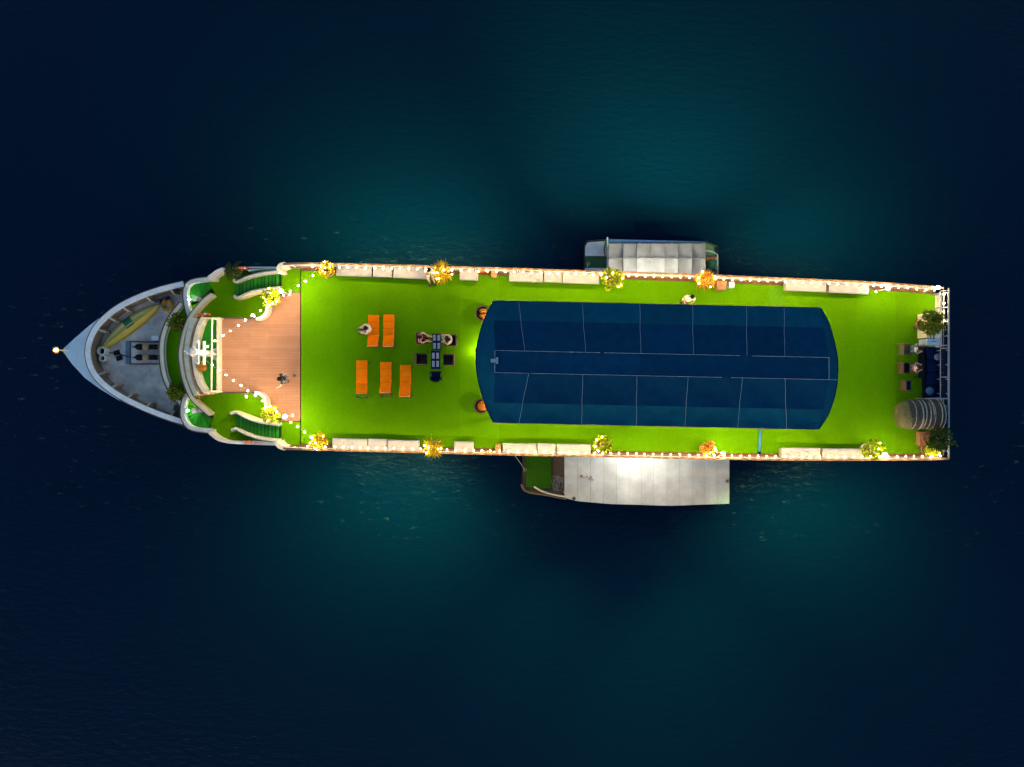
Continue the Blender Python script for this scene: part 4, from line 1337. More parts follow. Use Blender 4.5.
# ================================================================== sun loungers
def lounger(px, py_head, fold, px_b, py_tail, w_px, label, raise_deg, tail_px=0.0):
    """seat from py_head to fold (photo y), backrest from fold to py_tail raised"""
    z = UP + 0.36
    a, b = P(px, py_head, z), P(px, fold, z)
    L1 = a.y - b.y
    wd = w_px * s_at(z)
    base = Vector((b.x, (a.y + b.y) / 2, UP))
    t = thing('sun_lounger', label, 'sun lounger', base, 'orange sun loungers')
    ra = R(raise_deg)
    L2 = (py_tail - fold - 1.2) * s_at(z) / math.cos(ra)
    x = b.x
    back = (py_tail - fold + tail_px) * s_at(z) - 0.03
    fr = MB()
    for s_ in (-1, 1):
        fr.box((x + s_ * (wd / 2 - 0.02), (a.y + b.y - back) / 2, UP + 0.29), (0.04, L1 + back, 0.06))
    for yy in (a.y - 0.03, b.y - back + 0.03):
        fr.box((x, yy, UP + 0.288), (wd - 0.085, 0.04, 0.055))
    fr.build('frame', 'brown_rattan', t)
    for s_ in (-1, 1):
        for yy in (a.y - 0.12, b.y - back + 0.07):
            MB().box((x + s_ * (wd / 2 - 0.022), yy, UP + 0.13), (0.05, 0.05, 0.26)).build('leg', 'brown_rattan', t)
    MB().bevbox((x, (a.y + b.y) / 2 + 0.005, UP + 0.355), (wd, L1 - 0.012, 0.07), 0, 0.02).build('seat_pad', 'orange_canvas', t, True)
    M = Matrix.Translation((x, b.y, UP + 0.33)) @ Matrix.Rotation(-ra, 4, 'X') @ Matrix.Translation((0, -L2 / 2, 0.03))
    MB().bevbox(None, (wd, L2, 0.07), 0, 0.02, M).build('backrest', 'orange_canvas', t, True)
    MB().tube([M @ Vector((sx * wd / 2, -L2 / 2 + 0.012, 0.034)) for sx in (-0.97, 0.97)], 0.012, 5).build('head_trim', 'wicker_rim', t)
    for f_ in (0.33, 0.66):
        yy = a.y + (b.y - a.y) * f_
        MB().box((x, yy, UP + 0.3905), (wd * 0.96, 0.016, 0.004)).build('stitched_seam', 'orange_dull', t)
    top = M @ Vector((0, -L2 / 2 + 0.15, -0.05))
    for s_ in (-1, 1):
        MB().tube([(x + s_ * wd * 0.38, top.y, top.z), (x + s_ * wd * 0.38, b.y - 0.30, UP + 0.30)], 0.014, 5).build('strut', 'brown_rattan', t)
    return t


lounger(373.6, 315, 335.3, 371.5, 348, 10.8, 'orange sun lounger with a seated person, upper row', 26)
lounger(388.8, 314.6, 335.6, 388, 348.4, 10.8, 'empty orange sun lounger in the upper row of two', 20)
lounger(361.9, 360.4, 384, 361, 395, 11, 'orange sun lounger leftmost of the lower three', 9, 4)
lounger(385.9, 362, 383.3, 384.8, 394.3, 11, 'orange sun lounger in the middle of the lower three', 24, 3.5)
lounger(405.6, 365, 383, 404, 398, 11, 'orange sun lounger rightmost of the lower three', 27)

# ================================================================== dining set
for (x0, x1, y0, y1), lab in (((432.4, 440.8, 333.6, 350), 'dark blue table between the two seated people'), ((430.8, 440.2, 350.6, 369), 'dark blue table between the two empty black chairs')):
    z = UP + 0.74
    a, b = P(x0, y0, z), P(x1, y1, z)
    c = (a + b) / 2
    t = thing('dining_table', lab, 'table', (c.x, c.y, UP), 'dark tables set end to end')
    MB().box((c.x, c.y, UP + 0.72), (b.x - a.x, a.y - b.y, 0.04)).build('top', 'navy_dark', t)
    for sx in (-1, 1):
        for sy in (-1, 1):
            MB().box((c.x + sx * (b.x - a.x - 0.1) / 2, c.y + sy * (a.y - b.y - 0.1) / 2, UP + 0.35), (0.04, 0.04, 0.70)).build('leg', 'dark_metal', t)
    for k, nm in ((-1, 'left'), (1, 'right')):
        for sy, wh in ((1, 'upper'), (-1, 'lower')):
            cc = Vector((c.x + k * 0.105, c.y + sy * 0.20, UP + 0.744))
            m_ = MB().box(cc, (0.135, 0.30, 0.006)).build('placemat', 'placemat', None, origin=cc)
            tag(m_, 'white woven placemat, %s %s one on the dark table %s' % (wh, nm, 'between the seated people' if y0 < 340 else 'between the empty chairs'), 'placemat', 'placemats on the dark tables')


def armchair(px, py, face, label, seatm, framem, w=0.56, d=0.52, zb=UP, round_back=False, cat='chair', group='chairs on the sundeck', cushion=None):
    """face: heading of the sitter in radians"""
    v = P(px, py, zb + 0.45)
    t = thing('armchair', label, cat, (v.x, v.y, zb), group)
    M = Matrix.Translation((v.x, v.y, zb)) @ Matrix.Rotation(face, 4, 'Z')

    def bx(c, s, nm, m, b=0.015):
        MM = M @ Matrix.Translation(c)
        return MB().bevbox(None, s, 0, b, MM).build(nm, m, t, True)
    bx((0, 0, 0.40), (d, w - 0.08, 0.12), 'seat', seatm, 0.03)
    if round_back:
        pts = [M @ Vector((-d / 2 + 0.22 * (1 - math.cos(a)) - 0.05, (w / 2) * math.sin(a), 0)) for a in [R(k) for k in range(-90, 91, 15)]]
        MB().wall([(p.x, p.y) for p in pts], 0.06, zb + 0.30, zb + 0.78).build('backrest', framem, t)
    else:
        bx((-d / 2 - 0.02, 0, 0.62), (0.07, w, 0.46), 'backrest', framem, 0.02)
    for s_ in (-1, 1):
        bx((0.0, s_ * (w / 2 - 0.02), 0.60), (d, 0.05, 0.05), 'arm', framem)
        bx((d / 2 - 0.05, s_ * (w / 2 - 0.02), 0.295), (0.05, 0.045, 0.56), 'leg', framem)
        bx((-d / 2 + 0.06, s_ * (w / 2 - 0.02), 0.295), (0.05, 0.045, 0.56), 'leg', framem)
    return t


armchair(421.8, 359, 0, 'empty black armchair left of the dark table', 'black', 'brown_rattan')
armchair(448.6, 359.8, math.pi, 'empty black armchair right of the dark table', 'black', 'brown_rattan')
armchair(423, 338.6, 0, 'dark armchair left of the table with a person in pink', 'black', 'brown_rattan')
armchair(451, 340.5, math.pi, 'dark armchair right of the table with a person in grey', 'black', 'brown_rattan')
armchair(435.8, 376, math.pi / 2, 'navy tub armchair at the end of the dark tables', 'navy_seat', 'navy_dark', 0.50, 0.46, round_back=True)
# tub chairs half under the awning
for px, py, ang, lab in ((483, 313.5, 2.8, 'round dark rattan chair with two orange cushions under the awning upper front corner'), (481.5, 406, 3.3, 'round dark rattan chair with one orange cushion under the awning lower front corner')):
    v = P(px, py, UP + 0.4)
    t = thing('tub_chair', lab, 'chair', (v.x, v.y, UP), 'round rattan chairs under the awning')
    MB().lathe((v.x, v.y, UP), [(0.30, 0), (0.33, 0.3), (0.34, 0.36), (0.02, 0.37)], 18).build('seat_base', 'brown_rattan', t, True)
    arc = [(v.x + 0.345 * math.cos(ang + a), v.y + 0.345 * math.sin(ang + a)) for a in [R(k) for k in range(-110, 111, 10)]]
    MB().wall(arc, 0.06, UP + 0.25, UP + 0.62).build('backrest', 'brown_rattan', t)
    if 'two' in lab:
        for dy in (-0.13, 0.13):
            MB().ell((v.x - 0.02, v.y + dy, UP + 0.44), (0.2, 0.125, 0.09), 12, 8).build('cushion', 'orange_dull', t, True)
    else:
        MB().ell((v.x, v.y, UP + 0.43), (0.25, 0.27, 0.09), 14, 8).build('cushion', 'orange_dull', t, True)

# small things along the rails
def box_thing(name, px0, py0, px1, py1, h, m, label, cat, lidm=None, zb=UP):
    a, b = P(px0, py0, zb + h), P(px1, py1, zb + h)
    c = (a + b) / 2
    t = thing(name, label, cat, (c.x, c.y, zb))
    sx, sy = b.x - a.x, a.y - b.y
    MB().bevbox((c.x, c.y, zb + h / 2 - 0.02 + 0.012), (sx - 0.03, sy - 0.03, h - 0.05), 0, 0.012).build('body', m, t)
    MB().bevbox((c.x, c.y, zb + h - 0.02), (sx, sy, 0.04), 0, 0.012).build('lid', lidm or m, t)
    MB().box((c.x, c.y, zb + h + 0.008), (sx * 0.3, 0.025, 0.016)).build('handle', 'dark_metal', t)
    return t


box_thing('wooden_crate', 717, 280.8, 726.6, 289.6, 0.5, 'crate_wood', 'brown wooden crate beside the orange pink plant on the upper rail', 'crate')
box_thing('cool_box', 729, 281.6, 734.4, 287.6, 0.4, 'pale_blue', 'small pale blue cool box right of the brown crate', 'box')
box_thing('stool_box', 491.2, 270.8, 497, 277.4, 0.42, 'tan_rattan', 'small tan box seat between white benches on the upper rail', 'stool')
box_thing('stool_box', 495.2, 444, 500.6, 452, 0.42, 'tan_rattan', 'small tan box seat left of the three white benches on the lower rail', 'stool')
v = P(760, 440, UP)
pipe = thing('blue_pipe', 'blue pipe lying across the turf from awning edge to lower rail', 'pipe', v)
MB().tube([P(760.6, 427, UP + 0.06), P(760, 438, UP + 0.06), P(759, 453.5, UP + 0.06)], 0.06, 10).build('tube', 'blue_pipe', pipe, True)
MB().tube([P(759.2, 451.6, UP + 0.06), P(759, 453.8, UP + 0.06)], 0.075, 10).build('collar', 'navy_seat', pipe)
for px, py, z, ang, lab in ((203.5, 314.8, LAND + 0.7, 0.1, 'orange red lifebuoy hung on the mast deck side facing the upper landing'),
                            (207, 393.6, LAND + 0.7, 0.05, 'orange red lifebuoy hung on the mast deck side facing the lower landing'),
                            (243, 268.6, LAND + 0.65, 0.02, 'orange lifebuoy on the upper landing parapet beside the palm'),
                            (251, 441.6, LAND + 0.65, -0.03, 'orange lifebuoy on the lower landing parapet'),
                            (482, 270.4, UP + 0.5, 0.03, 'red lifebuoy on the upper rail beside the lone white bench'),
                            (490, 452.2, UP + 0.5, 0.02, 'orange lifebuoy on the lower rail left of the tan box seat'),
                            (690, 275.4, UP + 0.5, 0.03, 'red lifebuoy on the upper rail left of the orange pink plant')):
    v = P(px, py, z)
    t = thing('lifebuoy', lab, 'lifebuoy', (v.x, v.y, z - 0.36), 'lifebuoys')
    ring_ = [(v.x + 0.29 * math.cos(a) * math.cos(ang), v.y + 0.29 * math.cos(a) * math.sin(ang), z + 0.29 * math.sin(a)) for a in [2 * math.pi * k / 24 for k in range(24)]]
    mb = MB()
    rings = []
    for k in range(24):
        a = 2 * math.pi * k / 24
        d = Vector((math.cos(a) * math.cos(ang), math.cos(a) * math.sin(ang), math.sin(a)))
        nrm = Vector((-math.sin(ang), math.cos(ang), 0))
        c = Vector((v.x, v.y, z)) + d * 0.29
        rings.append([c + d * 0.075 * math.cos(b_) + nrm * 0.055 * math.sin(b_) for b_ in [2 * math.pi * q_ / 8 for q_ in range(8)]])
    rings.append(rings[0])
    mb.loft(rings, False)
    bu = mb.build('ring', 'orange_red', t, True)
    for k in (3, 9, 15, 21):
        MB().loft([[v_ + (v_ - (sum(rings[k + e], Vector()) / 8)) * 0.08 for v_ in rings[k + e]] for e in (0, 1)], True).build('band', 'white_paint', t)

# ================================================================== stern
box_thing('stern_cabinet', 926.5, 312.5, 941, 338, 0.8, 'cream', 'cream cabinet under the leafy plant at the stern', 'cabinet')
box_thing('stern_cabinet', 926.8, 338.6, 940.6, 344.6, 0.72, 'pale_blue', 'low pale blue cabinet beside the navy sofa at the stern', 'cabinet')
# sofa under navy covers
z = UP + 0.45
a, b = P(926.5, 347, z), P(942, 398, z)
c = (a + b) / 2
sf = thing('stern_sofa', 'long navy covered sofa against the stern rail', 'sofa', (c.x, c.y, UP))
MB().box((c.x, c.y, UP + 0.15), (b.x - a.x - 0.05, a.y - b.y - 0.05, 0.26)).build('base', 'navy_dark', sf)
for k in range(4):
    yy = a.y + (b.y - a.y) * (k + 0.5) / 4
    MB().bevbox((c.x - 0.08, yy, UP + 0.37), (b.x - a.x - 0.22, (a.y - b.y) / 4 - 0.015, 0.16), 0, 0.04).build('seat_cushion', 'navy_seat', sf, True)
    MB().bevbox((b.x - 0.10, yy, UP + 0.55), (0.2, (a.y - b.y) / 4 - 0.02, 0.5), 0, 0.05).build('back_cushion', 'navy_dark', sf, True)
for px, py, r_, m_, lab in ((930, 391, 0.2, 'cloth_blue', 'round blue cushion at the lower end of the navy sofa'), (938, 357, 0.17, 'cloth_jean', 'muted blue cushion at the upper end of the navy sofa')):
    v = P(px, py, UP + 0.55)
    t = tag(MB().ell((v.x, v.y, UP + 0.52), (r_, r_, 0.09), 14, 8).build('cushion', m_, None, True, origin=(v.x, v.y, UP + 0.45)), lab, 'cushion', 'cushions on the stern sofa')
for yy, lab in ((345.4, 'upper'), (398.6, 'lower')):
    a = P(927, yy, UP + 0.95)
    fr_ = MB().tube([(a.x, a.y, UP), (a.x, a.y, UP + 0.95), (XS - 0.06, a.y, UP + 0.95)], 0.03, 6).build('screen_frame', 'shaded_rail', None, origin=(a.x, a.y, UP))
    tag(fr_, 'white pipe end frame at the %s end of the navy sofa' % lab, 'frame', 'end frames of the stern sofa')
armchair(905, 349.5, 0.0, 'tan rattan armchair at the stern with a person in blue', 'brown_rattan', 'olive_wicker', 0.55, 0.5)
armchair(904.5, 368, 0.0, 'brown armchair at the stern with a person in purple', 'black', 'brown_rattan', 0.55, 0.5)
armchair(906.5, 385.5, 0.0, 'empty brown armchair at the stern beside the stacked wicker chairs', 'navy_dark', 'brown_rattan', 0.5, 0.45)
z = UP + 0.6
a, b = P(919.5, 349, z), P(925.6, 378, z)
c = (a + b) / 2
ct = thing('low_table', 'black low table between the stern armchairs and the navy sofa', 'table', (c.x, c.y, UP))
MB().bevbox((c.x, c.y, UP + 0.5), (b.x - a.x, a.y - b.y, 0.05), 0, 0.01).build('top', 'black', ct)
for sx in (-1, 1):
    for sy in (-1, 1):
        MB().box((c.x + sx * (b.x - a.x - 0.1) / 2, c.y + sy * (a.y - b.y - 0.12) / 2, UP + 0.24), (0.05, 0.05, 0.48)).build('leg', 'dark_metal', ct)
# nested row of wicker tub chairs lying on their sides
for k in range(8):
    px = 914.5 + k * 3.75 + random.uniform(-0.5, 0.5)
    v = P(px, 414.5 + random.uniform(-0.5, 0.5), UP + 0.78)
    rr = 0.74 + random.uniform(-0.03, 0.02)
    base = Vector((v.x, v.y, UP))
    nm = ['outermost olive', 'second', 'third', 'fourth', 'fifth', 'sixth', 'seventh', 'eighth and last'][k]
    t = thing('wicker_tub_chair', '%s wicker tub chair of the nested row lying at the stern' % nm, 'chair', base, 'nested wicker tub chairs')
    rings_o, rings_i = [], []
    dep = 0.74 if k == 0 else 0.80
    for j in range(9):
        th = R(90) * j / 8
        for lst, q_ in ((rings_o, 1.0), (rings_i, 0.93)):
            rad = rr * q_ * max(0.0001, math.cos(th)) ** 0.42
            xx = v.x - dep * math.sin(th) * q_
            lst.append([Vector((xx, v.y + rad * math.cos(w_), UP + rr * 0.8 + 0.01 + rad * 0.8 * math.sin(w_))) for w_ in [2 * math.pi * i / 24 for i in range(24)]])
    MB().loft(rings_o + rings_i[::-1], False).build('shell', 'olive_wicker' if k == 0 else 'grey_wicker', t, True)
    MB().tube([(p.x + 0.01, v.y + (p.y - v.y) * 0.965, UP + rr * 0.8 + 0.01 + (p.z - UP - rr * 0.8 - 0.01) * 0.965) for p in rings_o[0]], 0.04, 6, True).build('rim', 'wicker_rim', t)
    for j in (3, 5, 7) if k == 0 else (2,):
        MB().tube([(p.x, p.y, p.z) for p in rings_o[j]], 0.014, 5, True).build('band', 'wicker_rim' if k else 'olive_wicker', t)
box_thing('planter_box', 919.6, 431.5, 930, 446, 0.35, 'crate_wood', 'low brown planter box at the lower stern corner by the wicker chairs', 'planter')

# ================================================================== people
def person(label, loc, heading, pose, top_m, low_m, hair_m='hair', sleeves=True, long_low=False, over=None, longhair=False):
    J = {}
    if pose == 'stand':
        J = dict(pelvis=(0, 0, .90), waist=(0, 0, 1.04), chest=(.01, 0, 1.24), neck=(0, 0, 1.41), jaw=(.025, 0, 1.49), head=(.02, 0, 1.56), crown=(.0, 0, 1.60))
        for s, n_ in ((1, 'l'), (-1, 'r')):
            J.update({'sh' + n_: (0, s * .17, 1.34), 'el' + n_: (.0, s * .23, 1.08), 'wr' + n_: (.10, s * .22, .86), 'hip' + n_: (0, s * .09, .86), 'kn' + n_: (.03, s * .10, .47),
                      'an' + n_: (-.02, s * .10, .08), 'toe' + n_: (.14, s * .12, .035)})
    else:
        J = dict(pelvis=(0, 0, .53), waist=(-.02, 0, .67), chest=(.0, 0, .87), neck=(.02, 0, 1.04), jaw=(.06, 0, 1.12), head=(.05, 0, 1.19), crown=(.03, 0, 1.23))
        for s, n_ in ((1, 'l'), (-1, 'r')):
            J.update({'sh' + n_: (.0, s * .17, .97), 'el' + n_: (.12, s * .24, .76), 'wr' + n_: (.32, s * .16, .72), 'hip' + n_: (.04, s * .09, .51), 'kn' + n_: (.44, s * .12, .50),
                      'an' + n_: (.44, s * .12, .08), 'toe' + n_: (.60, s * .14, .035)})
    if over:
        J.update(over)
    base = Vector(loc)
    t = thing('person', label, 'person', base)
    rot = Matrix.Rotation(heading, 3, 'Z')

    def skin(name, chains, radii, m, sub=1):
        idx, vs, es, rs, roots = {}, [], [], [], []
        for ch in chains:
            prev = None
            new_island = True
            for nm in ch:
                if isinstance(nm, str):
                    key, co = nm, Vector(J[nm])
                else:
                    key, co = nm[0], Vector(nm[1])
                if key not in idx:
                    idx[key] = len(vs)
                    vs.append(rot @ co)
                    rs.append(radii[key] if isinstance(nm, str) else nm[2])
                    if prev is None:
                        roots.append(idx[key])
                if prev is not None:
                    es.append((prev, idx[key]))
                prev = idx[key]
        me = bpy.data.meshes.new(name)
        me.from_pydata(vs, es, [])
        me.materials.append(MATS[m])
        o = bpy.data.objects.new(name, me)
        COL.objects.link(o)
        o.parent = t
        sk = o.modifiers.new('Skin', 'SKIN')
        sk.use_smooth_shade = True
        lay = me.skin_vertices[0].data
        for i, r_ in enumerate(rs):
            rr = r_ if isinstance(r_, tuple) else (r_, r_)
            lay[i].radius = rr
            lay[i].use_root = i in roots
        ss = o.modifiers.new('Subdivision', 'SUBSURF')
        ss.levels = sub
        ss.render_levels = sub
        return o
    rad = dict(pelvis=.115, waist=.105, chest=.12, neck=.05, jaw=.068, head=.094, crown=.062)
    for n_ in 'lr':
        rad.update({'sh' + n_: .06, 'el' + n_: .042, 'wr' + n_: .028, 'hip' + n_: .085, 'kn' + n_: .056, 'an' + n_: .037, 'toe' + n_: .03})
    chains = [['pelvis', 'waist', 'chest', 'neck', 'jaw', 'head', 'crown']]
    for n_ in 'lr':
        s = 1 if n_ == 'l' else -1
        w_, e_ = Vector(J['wr' + n_]), Vector(J['el' + n_])
        d = (w_ - e_).normalized()
        palm = w_ + d * 0.07
        lat = d.cross(Vector((0, 0, 1)))
        if lat.length < 0.1:
            lat = Vector((1, 0, 0))
        lat.normalize()
        dn = d.cross(lat)
        chains.append(['chest', 'sh' + n_, 'el' + n_, 'wr' + n_, ('palm' + n_, palm, .032)])
        chains.append(['pelvis', 'hip' + n_, 'kn' + n_, 'an' + n_, 'toe' + n_])
        for f in range(4):
            o_ = palm + lat * (f - 1.5) * 0.019
            L = (0.062, 0.075, 0.07, 0.055)[f]
            chains.append([('f%s%d0' % (n_, f), o_, .009), ('f%s%d1' % (n_, f), o_ + d * (0.03 + L * .4), .009), ('f%s%d2' % (n_, f), o_ + d * (0.03 + L * .75) + dn * 0.02, .008)])
        o_ = w_ + d * 0.035 + lat * 0.02 * s
        chains.append([('t%s0' % n_, o_, .011), ('t%s1' % n_, o_ + d * 0.03 + lat * 0.032 * s, .010), ('t%s2' % n_, o_ + d * 0.058 + lat * 0.042 * s, .009)])
    skin('body', chains, rad, 'skin')
    # clothes
    r2 = {k: v_ * 1.13 + 0.008 for k, v_ in rad.items()}
    ch2 = [['pelvis', 'waist', 'chest']]
    for n_ in 'lr':
        s_, e_ = Vector(J['sh' + n_]), Vector(J['el' + n_])
        tip = s_.lerp(e_, 0.55 if sleeves else 0.12)
        ch2.append(['chest', 'sh' + n_, ('sl' + n_, tip, .058)])
    ch2[0].append(('col', Vector(J['chest']).lerp(Vector(J['neck']), 0.62), .07))
    skin('top', ch2, r2, top_m)
    ch3 = [['waist', 'pelvis']]
    r3 = dict(r2)
    r3['waist'] = r2['waist'] * 0.93
    r3['pelvis'] = r2['pelvis'] * 1.03
    for n_ in 'lr':
        k_, a_, h_ = Vector(J['kn' + n_]), Vector(J['an' + n_]), Vector(J['hip' + n_])
        if long_low:
            ch3.append(['pelvis', 'hip' + n_, 'kn' + n_, ('cf' + n_, k_.lerp(a_, 0.85), .055)])
        else:
            ch3.append(['pelvis', 'hip' + n_, ('hm' + n_, h_.lerp(k_, 0.7), .082)])
    skin('trousers' if long_low else 'shorts', ch3, r3, low_m)
    for n_ in 'lr':
        a_, q_ = Vector(J['an' + n_]), Vector(J['toe' + n_])
        c_ = rot @ a_.lerp(q_, 0.6)
        sh_ = MB().bevbox(None, (0.27, 0.10, 0.07), 0, 0.02, Matrix.Translation(base + Vector((c_.x, c_.y, max(c_.z, 0.046) - 0.01))) @ Matrix.Rotation(heading, 4, 'Z'))
        sh_.build('shoe', 'cloth_black', t, True)
    # face and hair
    H = Vector(J['head'])
    for s_ in (-1, 1):
        MB().ell(base + rot @ (H + Vector((.083, s_ * .034, 0.005))), (.014, .014, .010), 6, 4).build('eye', 'hair', t)
        MB().ell(base + rot @ (H + Vector((-.005, s_ * .098, -.01))), (.022, .014, .032), 6, 4).build('ear', 'skin', t)
    MB().ell(base + rot @ (H + Vector((.098, 0, -.025))), (.020, .014, .022), 6, 4).build('nose', 'skin', t)
    MB().ell(base + rot @ (Vector(J['jaw']) + Vector((.068, 0, .005))), (.010, .024, .008), 6, 4).build('mouth', 'lips', t)
    hm = MB()
    n_, m_ = 16, 8
    vs, fs = [], []
    for j in range(m_ + 1):
        th = math.pi * 0.62 * j / m_
        for i in range(n_):
            a = 2 * math.pi * i / n_
            k = 1.0 + 0.05 * mnoise.noise(Vector((3 * math.cos(a), 3 * math.sin(a), j)))
            front = max(0.0, math.cos(a)) * max(0, (j - 4) / 4)
            z_ = 0.118 * math.cos(th) * (1 - 0.0) + front * 0.085
            extra = -0.16 * (max(0, j - 5) / 3) if (longhair and math.cos(a) < 0.3) else 0
            vs.append(base + rot @ (H + Vector((-.012 + .112 * k * math.sin(th) * math.cos(a), .106 * k * math.sin(th) * math.sin(a), 0.012 + z_ + extra))))
    for j in range(m_):
        for i in range(n_):
            fs.append((j * n_ + i, (j + 1) * n_ + i, (j + 1) * n_ + (i + 1) % n_, j * n_ + (i + 1) % n_))
    hm.add(vs, fs)
    hm.build('hair', hair_m, t, True)
    return t


pw = P(290.2, 379, WOOD)
person('person in dark top and denim shorts walking on the timber deck', pw, R(195), 'stand', 'cloth_black', 'cloth_jean', sleeves=True,
       over=dict(wrl=(.36, .34, 1.02), ell=(.16, .30, 1.14), wrr=(-.18, -.30, .92), elr=(-.12, -.28, 1.10), knl=(.16, .10, .49), anl=(.12, .10, .12), toel=(.27, .11, .05), knr=(-.06, -.1, .47), anr=(-.26, -.1, .14), toer=(-.12, -.11, .035)))
pw = P(684, 300.6, UP)
person('person in white standing on the turf beside the awning, upper side', pw, R(250), 'stand', 'cloth_white', 'cloth_white', sleeves=True, long_low=True,
       over=dict(wrl=(.28, .12, 1.12), ell=(.10, .26, 1.06), wrr=(.26, -.16, 1.05), elr=(.06, -.26, 1.06)))
pw = P(431.5, 273.5, UP)
person('person in white sitting on the end of the upper bench beside the spiky plant', (pw.x, pw.y + 0.02, UP), R(-85), 'sit', 'cloth_white', 'cloth_white', longhair=True)
pw = P(371.6, 330, UP)
person('person in white sitting sideways on an orange sun lounger', (pw.x + 0.0, pw.y, UP - 0.02), R(183), 'sit', 'cloth_white', 'cloth_jean', sleeves=False,
       over=dict(wrl=(.42, .13, .60), wrr=(.42, -.13, .60)))
pw = P(422.4, 338.6, UP)
person('person in pink top seated left of the dark table', (pw.x, pw.y, UP), R(-5), 'sit', 'cloth_pink', 'cloth_maroon', sleeves=True, longhair=True)
pw = P(451.4, 341, UP)
person('person in grey top seated right of the dark table', (pw.x, pw.y, UP), R(175), 'sit', 'cloth_grey', 'cloth_black', sleeves=False, over=dict(wrl=(.30, .02, .82), wrr=(.36, -.22, .74)))
pw = P(904.5, 349.6, UP)
person('person in blue seated in the tan armchair at the stern', (pw.x + 0.04, pw.y, UP), R(0), 'sit', 'cloth_blue', 'cloth_jean', sleeves=True, long_low=True)
pw = P(904, 368.2, UP)
person('person in purple seated in the brown armchair at the stern', (pw.x + 0.04, pw.y, UP), R(5), 'sit', 'cloth_purple', 'cloth_black', sleeves=True, long_low=True)

# ================================================================== tender on the upper side (grey gabled roof)
T1Z = 2.45
c = P(655, 258, 0)
t1 = thing('tender_boat', 'small tender with grey gabled panel roof moored on the upper side', 'boat', (c.x, c.y, 0))
ho = [(584.5, 244), (586, 240.5), (608, 239), (706, 242), (718, 246), (719, 262), (719, 281), (600, 281), (586, 277), (584, 268)]
hz = 0.85
hp = [P2(x, y, hz) for x, y in ho]
cc = Vector((sum(p[0] for p in hp) / len(hp), sum(p[1] for p in hp) / len(hp)))
lowr = [Vector((cc.x + (p[0] - cc.x) * 0.93, cc.y + (p[1] - cc.y) * 0.8, -0.4)) for p in hp]
MB().loft([lowr, [Vector((p[0], p[1], hz)) for p in hp]], False).build('hull', 'tender_hull', t1)
MB().prism([(cc.x + (p[0] - cc.x) * 0.99, cc.y + (p[1] - cc.y) * 0.97) for p in hp], 0.4, 0.62).build('floor', 'tender_hull', t1)
MB().prism([P2(x, y, 0.95) for x, y in ((585.4, 246), (588, 242.4), (606, 241), (606.5, 256), (585, 256))], 0.62, 0.95).build('bow_deck', 'tender_white', t1)
MB().prism([P2(x, y, 0.93) for x, y in ((585, 256.4), (609, 256.4), (609, 267.6), (585, 267.6))], 0.62, 0.93).build('deck_mat', 'dark_green_mat', t1)
MB().prism([P2(x, y, 0.95) for x, y in ((585, 268), (609, 268), (609, 278), (588, 277))], 0.62, 0.95).build('side_deck', 'tender_white', t1)
MB().tube([P(x, y, 1.05) for x, y in ((606, 240), (604, 250), (605, 256))], 0.04, 6).build('boarding_rail', 'tender_wood', t1)
MB().tube([P(607.6, 237.5, 1.9), P(607.6, 243, 2.0), P(607.6, 272, 2.0)], 0.045, 6).build('roof_end_beam', 'tender_white', t1)
colx = [608.8, 623.4, 636.9, 651, 664.5, 678, 692, 705.2]
for r0, r1, z0, z1 in ((243.6, 258.4, T1Z - 0.28, T1Z), (258.8, 279.5, T1Z, T1Z - 0.25)):
    for a, b in zip(colx, colx[1:]):
        g = 0.08
        q = []
        nv, nu = 5, 6
        vs, fs = [], []
        for j in range(nv + 1):
            for i in range(nu + 1):
                u, v_ = i / nu, j / nv
                z = z0 + (z1 - z0) * v_
                p = P(a + g + (b - a - 2 * g) * u, r0 + (r1 - r0) * v_, z)
                p.z -= 0.16 * (1 - (2 * u - 1) ** 2) * (v_ if r0 < 250 else 1 - v_) - 0.0
                vs.append(p)
        N = len(vs)
        for j in range(nv):
            for i in range(nu):
                k = j * (nu + 1) + i
                f = (k, k + nu + 1, k + nu + 2, k + 1)
                fs += [f, tuple(w_ + N for w_ in f[::-1])]
        MB().add(vs + [p - Vector((0, 0, 0.02)) for p in vs], fs).build('roof_panel', 'roof_grey', t1, True)
MB().prism([P2(x, y, T1Z - 0.4) for x, y in ((608, 239.2), (704.8, 241.6), (705, 244), (608.4, 243.4))], T1Z - 0.55, T1Z - 0.38).build('side_curtain', 'blue_tarp', t1)
for x in colx:
    MB().tube([P(x, 243.8, T1Z - 0.25), P(x, 258.6, T1Z + 0.03), P(x, 279, T1Z - 0.22)], 0.022, 6).build('batten', 'roof_grey', t1)
MB().tube([P(608.4, 258.6, T1Z + 0.01), P(705.4, 258.6, T1Z + 0.01)], 0.025, 6).build('ridge_pole', 'roof_grey', t1)
for x in (609, 640, 672, 704):
    for yy, zz in ((243.6, T1Z - 0.32), (279, T1Z - 0.32)):
        v = P(x, yy, zz)
        MB().tube([(v.x, v.y, 0.6), (v.x, v.y, zz)], 0.035, 6).build('roof_post', 'tender_white', t1)
MB().tube([P(x, y, 1.3) for x, y in ((706, 250.5), (713, 252), (717.6, 255), (717.6, 272), (717, 278))], 0.035, 6).build('stern_rail', 'white_metal', t1)
MB().box(P(712, 266, 0.85), (0.5, 0.6, 0.5)).build('engine_box', 'dark_metal', t1)
MB().ell(P(712, 264.5, 1.05), (0.28, 0.3, 0.2), 10, 6).build('engine_cowl', 'boat_green', t1, True)
lj = P(712.5, 259.2, 0.8)
lv = thing('life_jacket', 'orange life jacket on the stern of the small tender', 'life jacket', lj)
MB().bevbox(lj + Vector((0, 0, 0.06)), (0.5, 0.24, 0.14), R(4), 0.04).build('left_panel', 'orange_red', lv, True)
